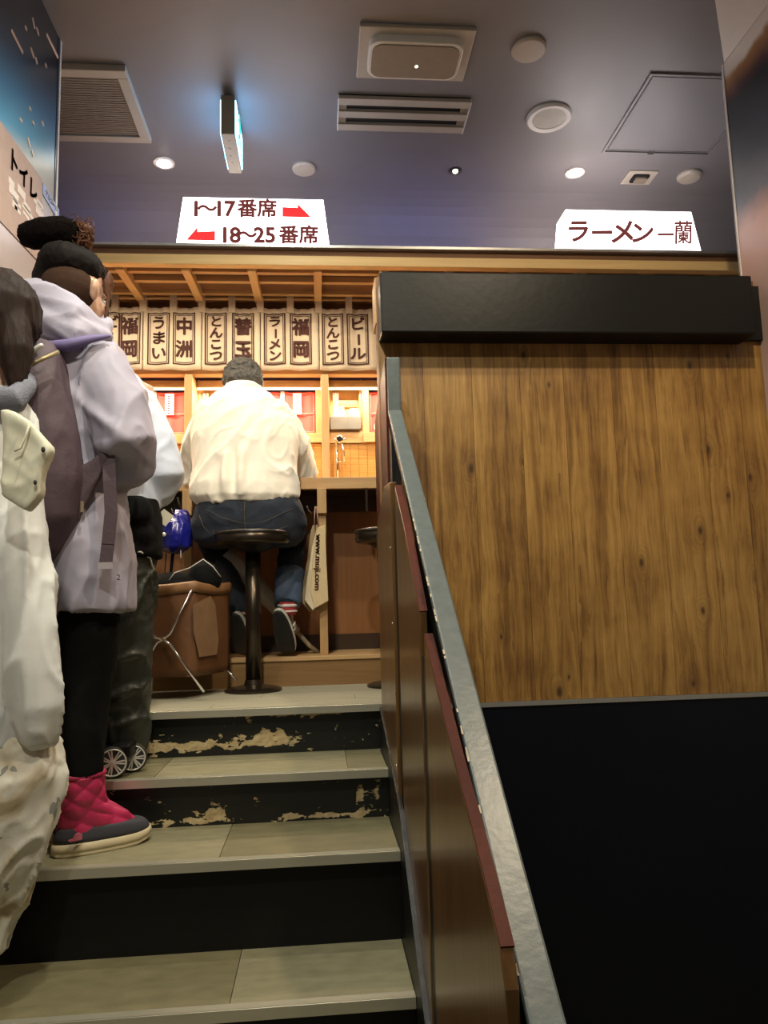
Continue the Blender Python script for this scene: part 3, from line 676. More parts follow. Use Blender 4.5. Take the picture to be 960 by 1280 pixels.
for it_ in itm: place(text_mesh([it_], .002, .034 if it_[0] in '0123456789' else .032), Matrix.Translation((0, SY - .001, 0))).build('character', M['signtext'], t)
for pts in ([(353, 259), (372, 260), (372, 255), (389, 272), (353, 271)], [(269, 289), (269, 301), (233, 300), (247, 284), (247, 290)]):
    MB().prism([P(a_, c_, SY - .001) for a_, c_ in pts], (0, -.002, 0)).build('arrow', M['signred'], t)
SY2 = 3.42
t = lightbox('light_box_sign', 'lit white noodle shop sign with brushed lettering on the right', P(703, 318, SY2)[0], P(878, 322, SY2)[0], P(707, 262, SY2)[0], P(864, 266, SY2)[0], P(703, 318, SY2)[2] + .005, P(707, 262, SY2)[2], SY2, .13)
itm = []
for ch_, px, py, sz, sx in (('ラ', 721, 291, 35, 1), ('ー', 751, 293, 34, 1), ('メ', 777, 292, 38, 1), ('ン', 801, 293, 34, 1.05), ('一', 831, 295, 24, 1), ('蘭', 853, 293, 36, .8)):
    p = P(px, py, SY2); itm.append((ch_, p[0], p[2], sz * S(SY2), .03, sx, .15))
for it_ in itm: place(text_mesh([it_], .002, .012 if it_[0] == '蘭' else .03), Matrix.Translation((0, SY2 - .001, 0))).build('character', M['signtext'], t)

# ------------------------------------------------------------------ the stall: eave
ev = thing('stall_eave', 'honey wood eave of the food stall with rafters underneath', 'eave', (0, 3.5, 3.1))
EX0, EX1 = -2.3, 2.6
MB().box(EX0, EX1, 3.27, 3.30, 3.185, 3.197).build('metal_edge', M['steel'], ev)
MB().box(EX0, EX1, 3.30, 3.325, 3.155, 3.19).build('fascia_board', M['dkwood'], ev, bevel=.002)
MB().box(EX0, EX1, 3.285, 3.33, 3.105, 3.152).build('fascia_board', wood('lit_fascia_wood', (.60, .40, .16), (.78, .56, .26), 'X', .45), ev, bevel=.003)  # lower board coloured paler to carry the light falling on it
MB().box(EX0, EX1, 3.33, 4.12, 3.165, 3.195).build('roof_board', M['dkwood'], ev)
for px in range(-1, 21):
    xx = P(148 + 83 * (px - 1), 330, 3.32)[0]
    if xx < EX0 or xx > EX1: continue
    MB().bar((xx, 3.33, 3.118), (xx, 3.80, 3.150), .038, .046).build('rafter', M['stallwoody'], ev, bevel=.002)
for yy, zz, hh in ((3.40, 3.135, .03), (3.53, 3.148, .03), (3.70, 3.158, .055)): MB().box(EX0, EX1, yy, yy + .028, zz - .013, zz + hh - .013).build('purlin', M['stallwood'], ev, bevel=.002)
# header beam, posts
fr_ = thing('stall_facade', 'honey wood post and beam front of the food stall', 'stall', (-.4, 3.85, LZ))
MB().box(EX0, .9, 3.80, 3.86, 2.755, 2.83).build('header_beam', M['stallwood'], fr_, bevel=.003)
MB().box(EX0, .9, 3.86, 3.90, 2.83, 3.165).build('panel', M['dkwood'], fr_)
# noren
NY = 3.755; nz1 = 3.095; nz0 = 2.762
rod = MB().tube([(-1.9, NY, 3.142), (.55, NY, 3.142)], .009, 10).build('curtain_rod', M['stallwood'], smooth=True); tag(rod, 'thin pale wooden rod carrying the lettered shop curtain', 'rod')
nr = thing('noren_curtain', 'cream lettered half-length shop curtain of joined flaps hanging under the eave', 'curtain', (-.4, NY, 2.76))
def nfold(x, z):
    k = (nz1 - z) / (nz1 - nz0)
    return .010 * math.sin((x + 2) * 2 * pi / .146 + .6) * (.4 + .6 * k) + .006 * math.sin((x + 2) * 2 * pi / .05) * (1 - k) ** 2
words = {0: ['ビール', '福岡'], 1: ['うまい', '中洲'], 2: ['とんこつ', '替玉'], 3: ['ラーメン', '福岡'], 4: ['とんこつ', 'ビール'], 5: ['うまい', '中洲'], -1: ['ラーメン', '替玉'], -2: ['とんこつ', '中洲']}
seams = {k_: P(179 + 73.3 * (k_ - 1), 420, NY)[0] for k_ in range(-2, 8)}
fxs = {0: (139, 162), 1: (198.5, 230.5), 2: (270, 304), 3: (343.5, 376), 4: (416, 447)}
for k_ in range(-1, 6):
    xa, xb = seams[k_] + .002, seams[k_ + 1] - .002
    nx, nz = 26, 12; vs = []; fs = []
    for j in range(nz + 1):
        for i in range(nx + 1):
            x_ = xa + (xb - xa) * i / nx; z_ = nz1 + (nz0 - nz1) * j / nz
            if j == 0: z_ -= .006 * math.sin(pi * ((x_ - xa) / (xb - xa) * 2 % 1)) if True else 0
            vs.append((x_, NY + nfold(x_, z_), z_))
    for j in range(nz):
        for i in range(nx): fs.append((j * (nx + 1) + i, j * (nx + 1) + i + 1, (j + 1) * (nx + 1) + i + 1, (j + 1) * (nx + 1) + i))
    o = MB().add(vs, fs).build('cloth_flap', M['noren'], nr, smooth=True)
    so = o.modifiers.new('s', 'SOLIDIFY'); so.thickness = .0025; so.offset = 1 if False else -1
    for q_ in (0, 1):
        if k_ in fxs: cx = P(fxs[k_][q_], 420, NY)[0]
        else: cx = xa + (xb - xa) * (.27 + .46 * q_)
        hw = .0555; zt, zb = P(300, 392, NY)[2], P(300, 456, NY)[2]
        def band(mb, xa_, xb_, za, zb_):
            n_ = max(1, int(abs(xb_ - xa_) / .012)); m_ = max(1, int(abs(za - zb_) / .03))
            for i in range(n_):
                for j in range(m_):
                    x_0 = xa_ + (xb_ - xa_) * i / n_; x_1 = xa_ + (xb_ - xa_) * (i + 1) / n_; z_0 = za + (zb_ - za) * j / m_; z_1 = za + (zb_ - za) * (j + 1) / m_
                    mb.add([(x_0, NY + nfold(x_0, z_0) - .0045, z_0), (x_1, NY + nfold(x_1, z_0) - .0045, z_0), (x_1, NY + nfold(x_1, z_1) - .0045, z_1), (x_0, NY + nfold(x_0, z_1) - .0045, z_1)], [(0, 1, 2, 3)])
        pr_ = MB()
        for (g_, t_) in ((0, .0065), (.011, .0035)):
            band(pr_, cx - hw + g_, cx + hw - g_, zt - g_, zt - g_ - t_); band(pr_, cx - hw + g_, cx + hw - g_, zb + g_ + t_, zb + g_)
            band(pr_, cx - hw + g_, cx - hw + g_ + t_, zt - g_, zb + g_); band(pr_, cx + hw - g_ - t_, cx + hw - g_, zt - g_, zb + g_)
        wd = words[k_][q_]; nch = len(wd); hh = (zt - zb - .034) / nch
        cs_ = {2: .094, 3: .073, 4: .062}[nch]
        it = [(c_, cx, zt - .017 - hh * (i + .5), cs_, (-pi / 2 if c_ == 'ー' else 0), (1.15 if nch > 2 else .92) if c_ != 'ー' else .9, 0) for i, c_ in enumerate(wd)]
        tm = text_mesh(it, .0, .038)
        tm.v = [Vector((p[0], NY + nfold(p[0], p[2]) - .0045 + p[1], p[2])) for p in tm.v]
        pr_.add(tm.v, tm.f); pr_.build('lettering', M['ink'], o)
    for q_ in (.0, .5):
        x_ = xa + (xb - xa) * q_ + .004 - (.0 if q_ else .006)
        MB().box(x_ - .017, x_ + .017, NY - .013, NY - .010, nz1 - .03, 3.155).box(x_ - .017, x_ + .017, NY + .010, NY + .013, nz1 - .03, 3.155).box(x_ - .017, x_ + .017, NY - .013, NY + .013, 3.152, 3.156).build('hanging_tab', M['noren'], nr)

# ------------------------------------------------------------------ counter seats: booth fronts, divider boards, blinds
ct = thing('counter', 'long honey wood counter ledge of the stall', 'counter', (-.6, 3.75, 2.1))
MB().box(EX0, .9, 3.58, 4.02, 2.165, 2.172).build('worktop', M['stallwood'], ct)
MB().box(EX0, .9, 3.57, 3.605, 2.115, 2.172).build('front_edge', M['stallwood'], ct, bevel=.003)
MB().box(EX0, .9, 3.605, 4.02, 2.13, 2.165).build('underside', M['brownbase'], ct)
WYb = 3.93
def seat(i, label):
    X0 = P(406.5 + 169 * (i - 2), 530, 3.82)[0]; wd_ = .69
    b_ = thing('booth_front', label, 'booth', (X0 + .35, WYb, 2.2), 'booth fronts above the counter')
    xa, xb = X0 + .022, X0 + wd_ - .02
    am = X0 + .20                           # alcove | window mullion
    zt = 2.753; zsill = 2.455
    MB().box(xa, xb, WYb - .03, WYb + .01, 2.712, zt).build('top_rail', M['stallwood'], b_, bevel=.002)
    MB().box(xa, xb, WYb - .035, WYb - .03, 2.700, 2.712).build('light_strip', M['strip'], b_)
    MB().box(am - .0, am + .035, WYb - .03, WYb + .01, zsill, 2.70).build('mullion', M['stallwoodz'], b_, bevel=.002)
    MB().box(xb - .03, xb, WYb - .03, WYb + .01, zsill, 2.70).build('window_stile', M['stallwoodz'], b_, bevel=.002)
    MB().box(am, xb, WYb - .045, WYb + .01, zsill - .042, zsill + .010).build('sill', M['stallwood'], b_, bevel=.002)
    MB().box(xa, xb, WYb - .01, WYb + .01, 2.20, zsill - .035).build('back_board', M['stallwood'], b_)
    # alcove
    MB().box(xa, am, WYb + .15, WYb + .16, 2.45, 2.765).build('alcove_back', M['stallwoodz'], b_)
    MB().box(xa - .004, xa + .008, WYb, WYb + .15, 2.45, 2.765).build('alcove_side', M['stallwoodz'], b_)
    MB().box(am - .008, am, WYb, WYb + .15, 2.45, 2.765).build('alcove_side', M['stallwoodz'], b_)
    MB().box(xa, am, WYb - .02, WYb + .15, 2.470, 2.480).build('shelf', M['stallwood'], b_)
    MB().box(xa + .05, am - .02, WYb + .135, WYb + .149, 2.65, 2.69).build('menu_plaque', M['under'], b_)
    MB().box(xa, am, WYb - .034, WYb - .012, 2.412, 2.468).build('apron', M['stallwood'], b_)
    # red curtain with white slips
    n_ = 30; vs = []; fs = []; ra, rb = am + .035, xb - .03
    for j in range(2):
        for q_ in range(n_ + 1):
            x_ = ra + (rb - ra) * q_ / n_; vs.append((x_, WYb + .012 + .004 * math.sin(q_ * 1.3), (2.70, zsill + .012)[j]))
    for q_ in range(n_): fs.append((q_, q_ + 1, n_ + 2 + q_, n_ + 1 + q_))
    MB().add(vs, fs).build('red_curtain', M['red'], b_, smooth=True)
    g = MB(); frame_rect(g, ra + .01, rb - .01, zsill + .025, 2.69, .003, WYb + .001, WYb + .004); g.box(ra + .01, rb - .01, WYb + .001, WYb + .004, 2.58, 2.583)
    g.box(ra + .10, ra + .102, WYb + .001, WYb + .004, zsill + .03, 2.58); g.box(ra + .2, ra + .202, WYb + .001, WYb + .004, zsill + .03, 2.58)
    g.build('curtain_piping', mat('rose_piping', (.8, .3, .24), .7), b_)
    for x_, z0_, z1_, w__ in ((ra + .22, 2.645, 2.70, .02), (ra + .22, 2.585, 2.638, .02), (ra + .285, 2.575, 2.69, .045)):
        s_ = MB().box(x_, x_ + w__, WYb - .003, WYb - .001, z0_, z1_).build('paper_slip', M['paper'], b_)
        ln = MB()
        for r__ in range(int((z1_ - z0_) / .014)): ln.box(x_ + w__ * .3, x_ + w__ * .55, WYb - .0038, WYb - .003, z0_ + .006 + r__ * .013, z0_ + .012 + r__ * .013)
        ln.build('writing', M['ink'], s_)
    MB().prism([Vector((a_, WYb - .001, c_)) for a_, c_ in rrect(ra + .045, zsill + .05, .018, .018, .006, 3)], (0, -.003, 0)).build('call_button', M['white'], b_)
    return X0, xa, am
labs = ['booth front of the leftmost seat, behind the standing queue', 'booth front with red curtain left of the seated man', 'booth front behind the seated man in cream shirt', 'booth front with cup shelf at the empty stool']
SE = {}
for i in (0, 1, 2): SE[i] = seat(i, ['booth front with red curtain left of the seated man', 'booth front with red curtain behind the seated man', 'booth front with cup alcove at the empty stool'][i])
# divider boards between seats
dlab = {0: 'upright divider board hidden mostly by the queue', 1: 'upright divider board at the seated man’s left elbow', 2: 'upright divider board between seated man and empty seat'}
for i in (0, 1, 2):
    X0 = SE[i][0]
    d = MB().box(X0 - .020, X0 + .020, 3.765, 3.93, 2.173, 2.745).build('divider_board', M['stallwoodz'], None, bevel=.003)
    tag(d, dlab[i], 'divider', 'seat divider boards')
# bamboo blinds
for i in (0, 1, 2):
    X0 = SE[i][0]
    b_ = thing('bamboo_blind', ['small bamboo slat blind below the window left of the man', 'small bamboo slat blind behind the seated man', 'small bamboo slat blind behind the water tap'][i], 'blind', (X0 + .35, WYb - .02, 2.18), 'bamboo blinds over the counter')
    for r__ in range(45):
        MB().box(X0 + .024, X0 + .665, WYb - .022 - .001 * (r__ % 2), WYb - .016, 2.176 + r__ * .0052, 2.1805 + r__ * .0052).build('slat', M['bamboo'], b_)
    for c_ in range(14): MB().box(X0 + .04 + c_ * .045, X0 + .0415 + c_ * .045, WYb - .025, WYb - .022, 2.176, 2.410).build('cord', M['thread'], b_)
# items in the alcoves and the water taps
for i in (1, 2):
    X0, xa, am = SE[i]; wh = 'at the empty stool' if i == 2 else 'beside the seated man'
    b_ = MB().box(xa + .004, am - .012, WYb - .05, WYb + .05, 2.481, 2.551).build('grey_tray', M['greytray'], None, bevel=.003)
    b_.location = (0, 0, 0); tag(b_, 'grey stone-look box on the alcove shelf ' + wh, 'box', 'grey shelf boxes')
    t = thing('chopstick_box', 'open box of white-wrapped chopsticks on the grey box ' + wh, 'chopstick box', (xa + .05, WYb, 2.552), 'chopstick boxes')
    MB().box(xa + .02, xa + .085, WYb - .035, WYb + .03, 2.552, 2.577).build('box', M['steel'], t, bevel=.002)
    for q_ in range(9):
        x_ = xa + .027 + .006 * q_; hgt = .055 if q_ > 4 else .115
        MB().bar((x_, WYb - .005 + random.uniform(-.02, .02), 2.577), (x_ + random.uniform(-.004, .006), WYb, 2.577 + (hgt if i == 1 or q_ < 4 else .04)), .005, .004).build('chopstick_sleeve', M['paper'], t)
    o = MB().lathe([(.029, 0), (.031, .01), (.030, .03), (.024, .046), (.001, .049), (.001, .044), (.020, .04), (.027, .02), (.026, 0)], (am - .045, WYb - .01, 2.552), 24).build('cup', M['glaze'], None, smooth=True)
    tag(o, 'white cup standing upside down on the grey box ' + wh, 'cup', 'white cups')
X0 = SE[2][0]; fx = P(424, 560, 3.84)[0]; FY = 3.84
t = thing('water_tap', 'chrome water tap with a black-centred knob on the counter', 'tap', (fx, FY, 2.172))
MB().tube([(fx - .012, FY, 2.172), (fx - .012, FY, 2.40)], .008, 10).build('riser_pipe', M['chrome'], t, smooth=True)
MB().tube([(fx - .012, FY, 2.30), (fx + .02, FY - .01, 2.30)], .005, 8).build('side_arm', M['chrome'], t, smooth=True)
MB().tube([(fx + .024, FY - .01, 2.298), (fx + .022, FY - .012, 2.35), (fx + .012, FY - .01, 2.395)], .005, 8).build('spout', M['chrome'], t, smooth=True)
mR = Matrix.Rotation(pi / 2, 3, 'X').to_4x4()
MB().lathe([(.020, -.012), (.022, 0), (.020, .012), (.012, .014)], (fx, FY - .01, 2.416), 20, mR).build('knob', M['chrome'], t, smooth=True)
MB().lathe([(.013, .0), (.012, .017), (.001, .018)], (fx, FY - .01, 2.416), 16, mR).build('knob_centre', M['dark'], t)
for s_ in (-1, 1): MB().ell((fx + s_ * .026, FY - .01, 2.416), (.012, .006, .005), seg=8).build('knob_wing', M['chrome'], t, smooth=True)
MB().lathe([(.016, 0), (.014, .02), (.009, .03)], (fx - .012, FY, 2.172), 16).build('base', M['chrome'], t, smooth=True)

# below the counter
uc = thing('under_counter', 'red-brown panelled front below the counter with dark skirting', 'counter front', (-.6, 3.95, LZ))
xs = [-2.3, -1.2, -.62, .02, .9]
for a, b_ in zip(xs[:-1], xs[1:]): MB().box(a + .001, b_ - .001, 3.95, 3.97, LZ + .13, 2.13).build('panel', M['under'], uc)
MB().box(-2.3, .9, 3.938, 3.95, LZ + .128, LZ + .21).build('skirting', M['brownbase'], uc)
MB().box(-2.3, .9, 3.90, 3.95, 2.05, 2.13).build('rail', M['brownbase'], uc)
kb = thing('foot_platform', 'low wooden foot platform along the counter base', 'platform', (-.6, 3.6, LZ))
MB().box(-2.3, .9, 3.47, 3.94, LZ + .112, LZ + .13).build('top_board', M['stallwood'], kb, bevel=.002)
MB().box(-2.3, .9, 3.478, 3.50, LZ, LZ + .112).build('front_board', wood('brown_kick_board', (.19, .10, .035), (.33, .19, .075), 'X', .45), kb)
for i, px in enumerate((403.5, 234)):
    Xp = P(px, 700, 3.56)[0]
    t = thing('counter_post', ['honey wood post and bracket beside the hanging tote bag', 'honey wood post and bracket above the blue bag'][i], 'post', (Xp, 3.56, LZ + .13), 'counter posts')
    MB().box(Xp - .019, Xp + .019, 3.57, 3.61, LZ + .13, 2.02).build('post', M['stallwoodz'], t, bevel=.002)
    MB().box(Xp - .022, Xp + .022, 3.545, 3.65, 1.995, 2.115).build('bracket', M['stallwoodz'], t, bevel=.002)
    for s_ in ((-1,) if i == 0 else (-1, 1)):
        hx = Xp + s_ * .03
        MB().tube([(hx, 3.60, 2.03), (hx + s_ * .01, 3.575, 2.005), (hx + s_ * .02, 3.56, 1.995), (hx + s_ * .035, 3.545, 2.012), (hx + s_ * .04, 3.54, 2.03)], .0028, 6).build('coat_hook', M['chrome'], t, smooth=True)
MB().box(.225, .235, 3.55, 3.60, 2.0, 2.115).build('hinge_plate', M['bronze'], ct)

# ------------------------------------------------------------------ stools
def stool(x, y):
    t_ = thing('bar_stool', 'round black bar stool under the seated man', 'stool', (x, y, LZ), 'bar stools')
    MB().lathe([(.10, .625), (.155, .630), (.160, .640), (.160, .668), (.152, .676), (.10, .676)], (x, y, LZ), 40).build('seat_ring', M['bronze'], t_, smooth=True)
    MB().lathe([(.10, .66), (.160, .666), (.166, .674), (.160, .684), (.12, .689), (.001, .690)], (x, y, LZ), 40).build('cushion', M['leather'], t_, smooth=True)
    MB().lathe([(.02, .59), (.06, .60), (.11, .626), (.001, .627)], (x, y, LZ), 24).build('swivel_plate', M['black'], t_)
    MB().lathe([(.033, .02), (.033, .61)], (x, y, LZ), 24).build('column', M['bronze'], t_, smooth=True)
    MB().lathe([(.122, 0), (.122, .010), (.10, .018), (.04, .028), (.034, .05)], (x, y, LZ), 36).build('base_plate', M['bronze'], t_, smooth=False)
    return t_
SX, SYY = P(316, 700, 3.33)[0] , 3.33
s1_ = stool(SX, SYY)
s2_ = copy_tree(s1_); s2_.location = (P(489, 680, 3.33)[0], SYY, LZ); s2_['label'] = 'empty round black bar stool half hidden by the partition wing'
s1_['label'] = 'round black bar stool under the seated man in cream shirt'

# ------------------------------------------------------------------ people
def headm(mb, c, yaw, pitch=0, s=1.0, roll=0):
    Rm = Matrix.Rotation(-yaw, 3, 'Z') @ Matrix.Rotation(pitch, 3, 'X') @ Matrix.Rotation(roll, 3, 'Y')
    c = Vector(c)
    def e(p, r): mb.ell(c + Rm @ (Vector(p) * s), [q * s for q in r], Rm)
    e((0, -.012, .035), (.076, .096, .083)); e((0, .03, -.03), (.060, .062, .080)); e((0, .062, -.092), (.026, .022, .020))
    e((0, .02, -.07), (.052, .055, .04)); e((0, .100, -.022), (.014, .018, .012)); e((0, .088, -.002), (.010, .014, .030)); e((0, .078, .022), (.050, .014, .010))
    e((0, .086, -.056), (.024, .010, .006)); e((0, .085, -.067), (.020, .010, .006))
    for s_ in (-1, 1):
        e((s_ * .038, .068, -.028), (.022, .018, .02)); e((s_ * .080, -.008, -.012), (.012, .020, .032)); e((s_ * .090, -.016, -.002), (.010, .014, .024))
    mb.tube([c + Rm @ Vector((0, -.02, -.05)) * s, c + Rm @ Vector((0, -.03, -.11)) * s], [.056 * s, .054 * s], 14)
    return Rm
def eyes(root, c, Rm, s=1.0):
    for s_ in (-1, 1):
        MB().ell(Vector(c) + Rm @ (Vector((s_ * .031, .083, .002)) * s), (.012, .012, .010), Rm, 12).build('eye', M['glaze'], root, smooth=True)
        MB().ell(Vector(c) + Rm @ (Vector((s_ * .031, .092, .002)) * s), (.005, .004, .005), Rm, 10).build('pupil', M['dark'], root, smooth=True)
def hand(mb, wr, d, nrm, side, curl=.5, s=1.0):
    """wrist, pointing direction, palm normal, side=+1 thumb towards d x nrm"""
    d = Vector(d).normalized(); nrm = Vector(nrm); nrm = (nrm - d * nrm.dot(d)).normalized(); a = d.cross(nrm) * side
    wr = Vector(wr)
    Rm = Matrix((a, d, nrm)).transposed()
    mb.ell(wr + d * .045, (.040 * s, .052 * s, .015 * s), Rm)
    for k, L in zip((-1.5, -.5, .5, 1.5), (.062, .078, .082, .072)):
        p = wr + d * (.082 - .004 * abs(k)) + a * .021 * k; pts = [p - d * .02]; dd = d.copy(); cur = p; pts.append(cur)
        for j, f__ in enumerate((.45, .32, .23)):
            an = curl * (.5 + .5 * j); dd = (dd * math.cos(an) + nrm * math.sin(an)).normalized(); cur = cur + dd * L * f__; pts.append(cur)
        mb.tube(pts, [.010, .0095, .009, .0082, .0072], 8, caps=True)
    p = wr + d * .02 + a * .032
    mb.tube([p, p + a * .022 + d * .02 + nrm * .008, p + a * .030 + d * .045 + nrm * .02, p + a * .026 + d * .068 + nrm * .028], [.014, .012, .0105, .008], 8, caps=True)
def bodymesh(root, head, yaw, pitch, neck, chest, pelvis, arms, legs, s=1.0, roll=0, fat=1.0):
    mb = MB(); Rm = headm(mb, head, yaw, pitch, s, roll)
    ch, pv = Vector(chest), Vector(pelvis)
    mb.tube([Vector(head) + Rm @ Vector((0, -.03, -.09)), Vector(neck), ch + (Vector(neck) - ch) * .4], [.052, .056, .075], 14)
    mb.loft([(pv - Vector((0, 0, .07)), .10 * fat, .085 * fat, -yaw), (pv, .15 * fat, .10 * fat, -yaw), (pv + (ch - pv) * .4, .125 * fat, .09 * fat, -yaw), (ch - Vector((0, 0, .02)), .155 * fat, .10 * fat, -yaw), (ch + Vector((0, 0, .06)), .14 * fat, .08 * fat, -yaw), (ch + Vector((0, 0, .11)), .06, .05, -yaw)])
    for sh, el, wr, hd, nr_, sd in arms:
        mb.tube([ch + (Vector(sh) - ch) * .5 + Vector((0, 0, .03)), sh, Vector(sh).lerp(Vector(el), .5), el, Vector(el).lerp(Vector(wr), .4), wr], [.05, .052, .043, .037, .038, .026], 12, caps=True)
        hand(mb, wr, hd, nr_, sd)
    for hp, kn, an, tdir in legs:
        mb.tube([hp, Vector(hp).lerp(Vector(kn), .5), kn, Vector(kn).lerp(Vector(an), .35), an], [.080 * fat, .07 * fat, .052 * fat, .052 * fat, .034], 12, caps=True)
        td = Vector(tdir).normalized(); mb.tube([Vector(an), Vector(an) + td * .03 - Vector((0, 0, .035))], [.030, .026], 10, caps=True)
    skinned(mb, 'body', M['skin'], root, .0075, 3); eyes(root, head, Rm, s); return Rm

# --- seated man
mn = thing('person', 'seated man in loose cream shirt and dark jeans, back turned, bowed over the counter', 'person', (SX, SYY, LZ))
hc = P(303, 482, 3.64); sc_ = 3.5 / F
mh = Vector((hc[0], 3.67, hc[2] - .006))
pel = Vector((P(312, 640, 3.34)[0], 3.36, 1.985)); chs = P(306, 545, 3.52)
shL, shR = P(255, 520, 3.52), P(355, 520, 3.53); elL, elR = P(238, 595, 3.60), P(382, 592, 3.62)
wrL, wrR = Vector((pel[0] - .10, 3.80, 2.22)), Vector((pel[0] + .16, 3.80, 2.22))
hipL, hipR = pel + Vector((-.085, .04, -.03)), pel + Vector((.085, .02, -.03))
knL, knR = P(262, 668, 3.74), P(366, 672, 3.72)
anL, anR = P(300, 765, 3.52), P(359, 757, 3.50)
mR_ = bodymesh(mn, mh, 0, -.55, P(303, 494, 3.58), chs, pel, [(shL, elL, wrL, (.5, .8, .1), (0, .3, -1), 1), (shR, elR, wrR, (-.5, .8, .1), (0, .3, -1), -1)],
               [(hipL, knL, anL, (0, .7, -.5)), (hipR, knR, anR, (.1, .5, -.8))])
sh = MB()
def rg(px, py, Y, hw, dp, yaw=0): p = P(px, py, Y); return (p, hw * S(Y), dp, yaw)
sh.loft([rg(308, 632, 3.37, 58, .135), rg(307, 622, 3.37, 68, .150), rg(306, 608, 3.38, 69, .152), rg(306, 585, 3.41, 66, .148), rg(306, 550, 3.45, 66, .142), rg(305, 525, 3.49, 64, .13), rg(304, 508, 3.52, 54, .11), rg(303, 496, 3.545, 40, .085), rg(303, 487, 3.56, 25, .06), rg(303, 481, 3.57, 22, .055)], 28)
for (a_, e_, w_) in ((P(262, 521, 3.50), elL, wrL), (P(346, 521, 3.51), elR, wrR)):
    sh.tube([a_, Vector(a_).lerp(e_, .5) + Vector(((a_[0] - .0 > hc[0]) and .012 or -.012, 0, 0)), e_, Vector(e_).lerp(w_, .55), w_], [.082, .078, .070, .058, .044], 16, caps=True)
bx = P(293, 590, 3.3)
def manfold(p):
    # vertical box pleat at the centre back and a blouse over the waist
    u = (p[0] - bx[0]) / .02; z = (p[2] - bx[2]) / .10
    g = -.9 * math.exp(-u * u) * math.exp(-z ** 4) + 1.3 * (math.exp(-((abs(u) - 1.8) ** 2)) * math.exp(-z ** 4))
    return g if p[1] < 3.45 else 0
cloth(sh, 'shirt', M['shirt'], mn, .008, .017, (.35, 0, 1), 7.5, 4, 3, manfold, .3)
MB().loft([rg(303, 489, 3.565, 21, .060), rg(303, 483, 3.575, 20, .058), (P(303, 479, 3.585), .068, .054, 0)], 28).build('shirt_collar', M['shirt'], mn, smooth=True, bevel=.002)
jn = MB()
jn.loft([rg(312, 684, 3.40, 56, .10), rg(312, 674, 3.40, 68, .125), rg(312, 655, 3.39, 72, .138), rg(312, 635, 3.375, 67, .135), rg(311, 616, 3.37, 59, .125), rg(311, 606, 3.38, 57, .12)], 28)
for hp, kn, an in ((hipL, knL, anL), (hipR, knR, anR)):
    k2 = Vector(kn); a2 = Vector(an) + (k2 - Vector(an)).normalized() * .03
    jn.tube([hp, Vector(hp).lerp(k2, .5), k2, k2.lerp(a2, .4), a2], [.095, .088, .076, .068, .060], 16, caps=True)
cloth(jn, 'jeans', M['denim'], mn, .010, .006, (1, 0, .2), 9, 4, 8)
MB().loft([rg(311, 620, 3.372, 60.5, .129), rg(311, 612, 3.376, 59, .127)], 28).build('belt', M['belt'], mn, smooth=True)
# pale cuff and seams
k2 = Vector(knR); a2 = Vector(anR)
cuf = MB().tube([k2.lerp(a2, .52), k2.lerp(a2, .75), k2.lerp(a2, .92), k2.lerp(a2, 1.0)], [.071, .069, .067, .062], 18); cloth(cuf, 'jeans_lower_leg', M['denim_pale'], mn, .009, .007, (1, 0, 0), 12, 3, 2, label='faded lower right trouser leg')
sm = MB()
def surfline(pts, r=.0011):
    q = []
    for px, py in pts:
        # drop on the hip ellipse
        c = P(312, py, float(np.interp(py, [606, 635, 655, 676], [3.375, 3.375, 3.39, 3.40]))); hw = np.interp(py, [606, 616, 635, 655, 676], [57, 59, 67, 72, 68]) * S(3.38); dp = np.interp(py, [606, 616, 635, 655, 676], [.12, .125, .135, .138, .125])
        p = P(px, py, 3.2); u = max(-.98, min(.98, (p[0] - c[0]) / hw)); q.append(Vector((c[0] + u * hw, c[1] - dp * math.sqrt(1 - u * u) - .006, p[2])))
    sm.tube(q, r, 5)
surfline([(254, 634), (275, 645), (300, 652), (311, 653)]); surfline([(313, 653), (330, 650), (350, 640), (366, 632)])
surfline([(264, 660), (262, 665), (275, 663), (286, 664), (284, 676)]); surfline([(325, 664), (345, 660), (358, 655)])
surfline([(305, 622), (304, 640), (305, 660), (305, 674)], .0015); surfline([(244, 640), (250, 655), (262, 668)])
sm.build('seam_stitching', M['stitch'], mn, smooth=True)
# hair
hm = MB(); hc2 = mh
for p_, r_ in (((0, -.025, .060), (.098, .105, .085)), ((0, -.065, .005), (.084, .050, .060)), ((-.062, -.03, .02), (.038, .07, .055)), ((.062, -.03, .02), (.038, .07, .055))):
    hm.ell(hc2 + mR_ @ Vector(p_), r_, mR_, 18)
cloth(hm, 'hair', M['greyhair'], mn, .005, .011, (0, 0, 1), 34, 2, 4, stretch=1)

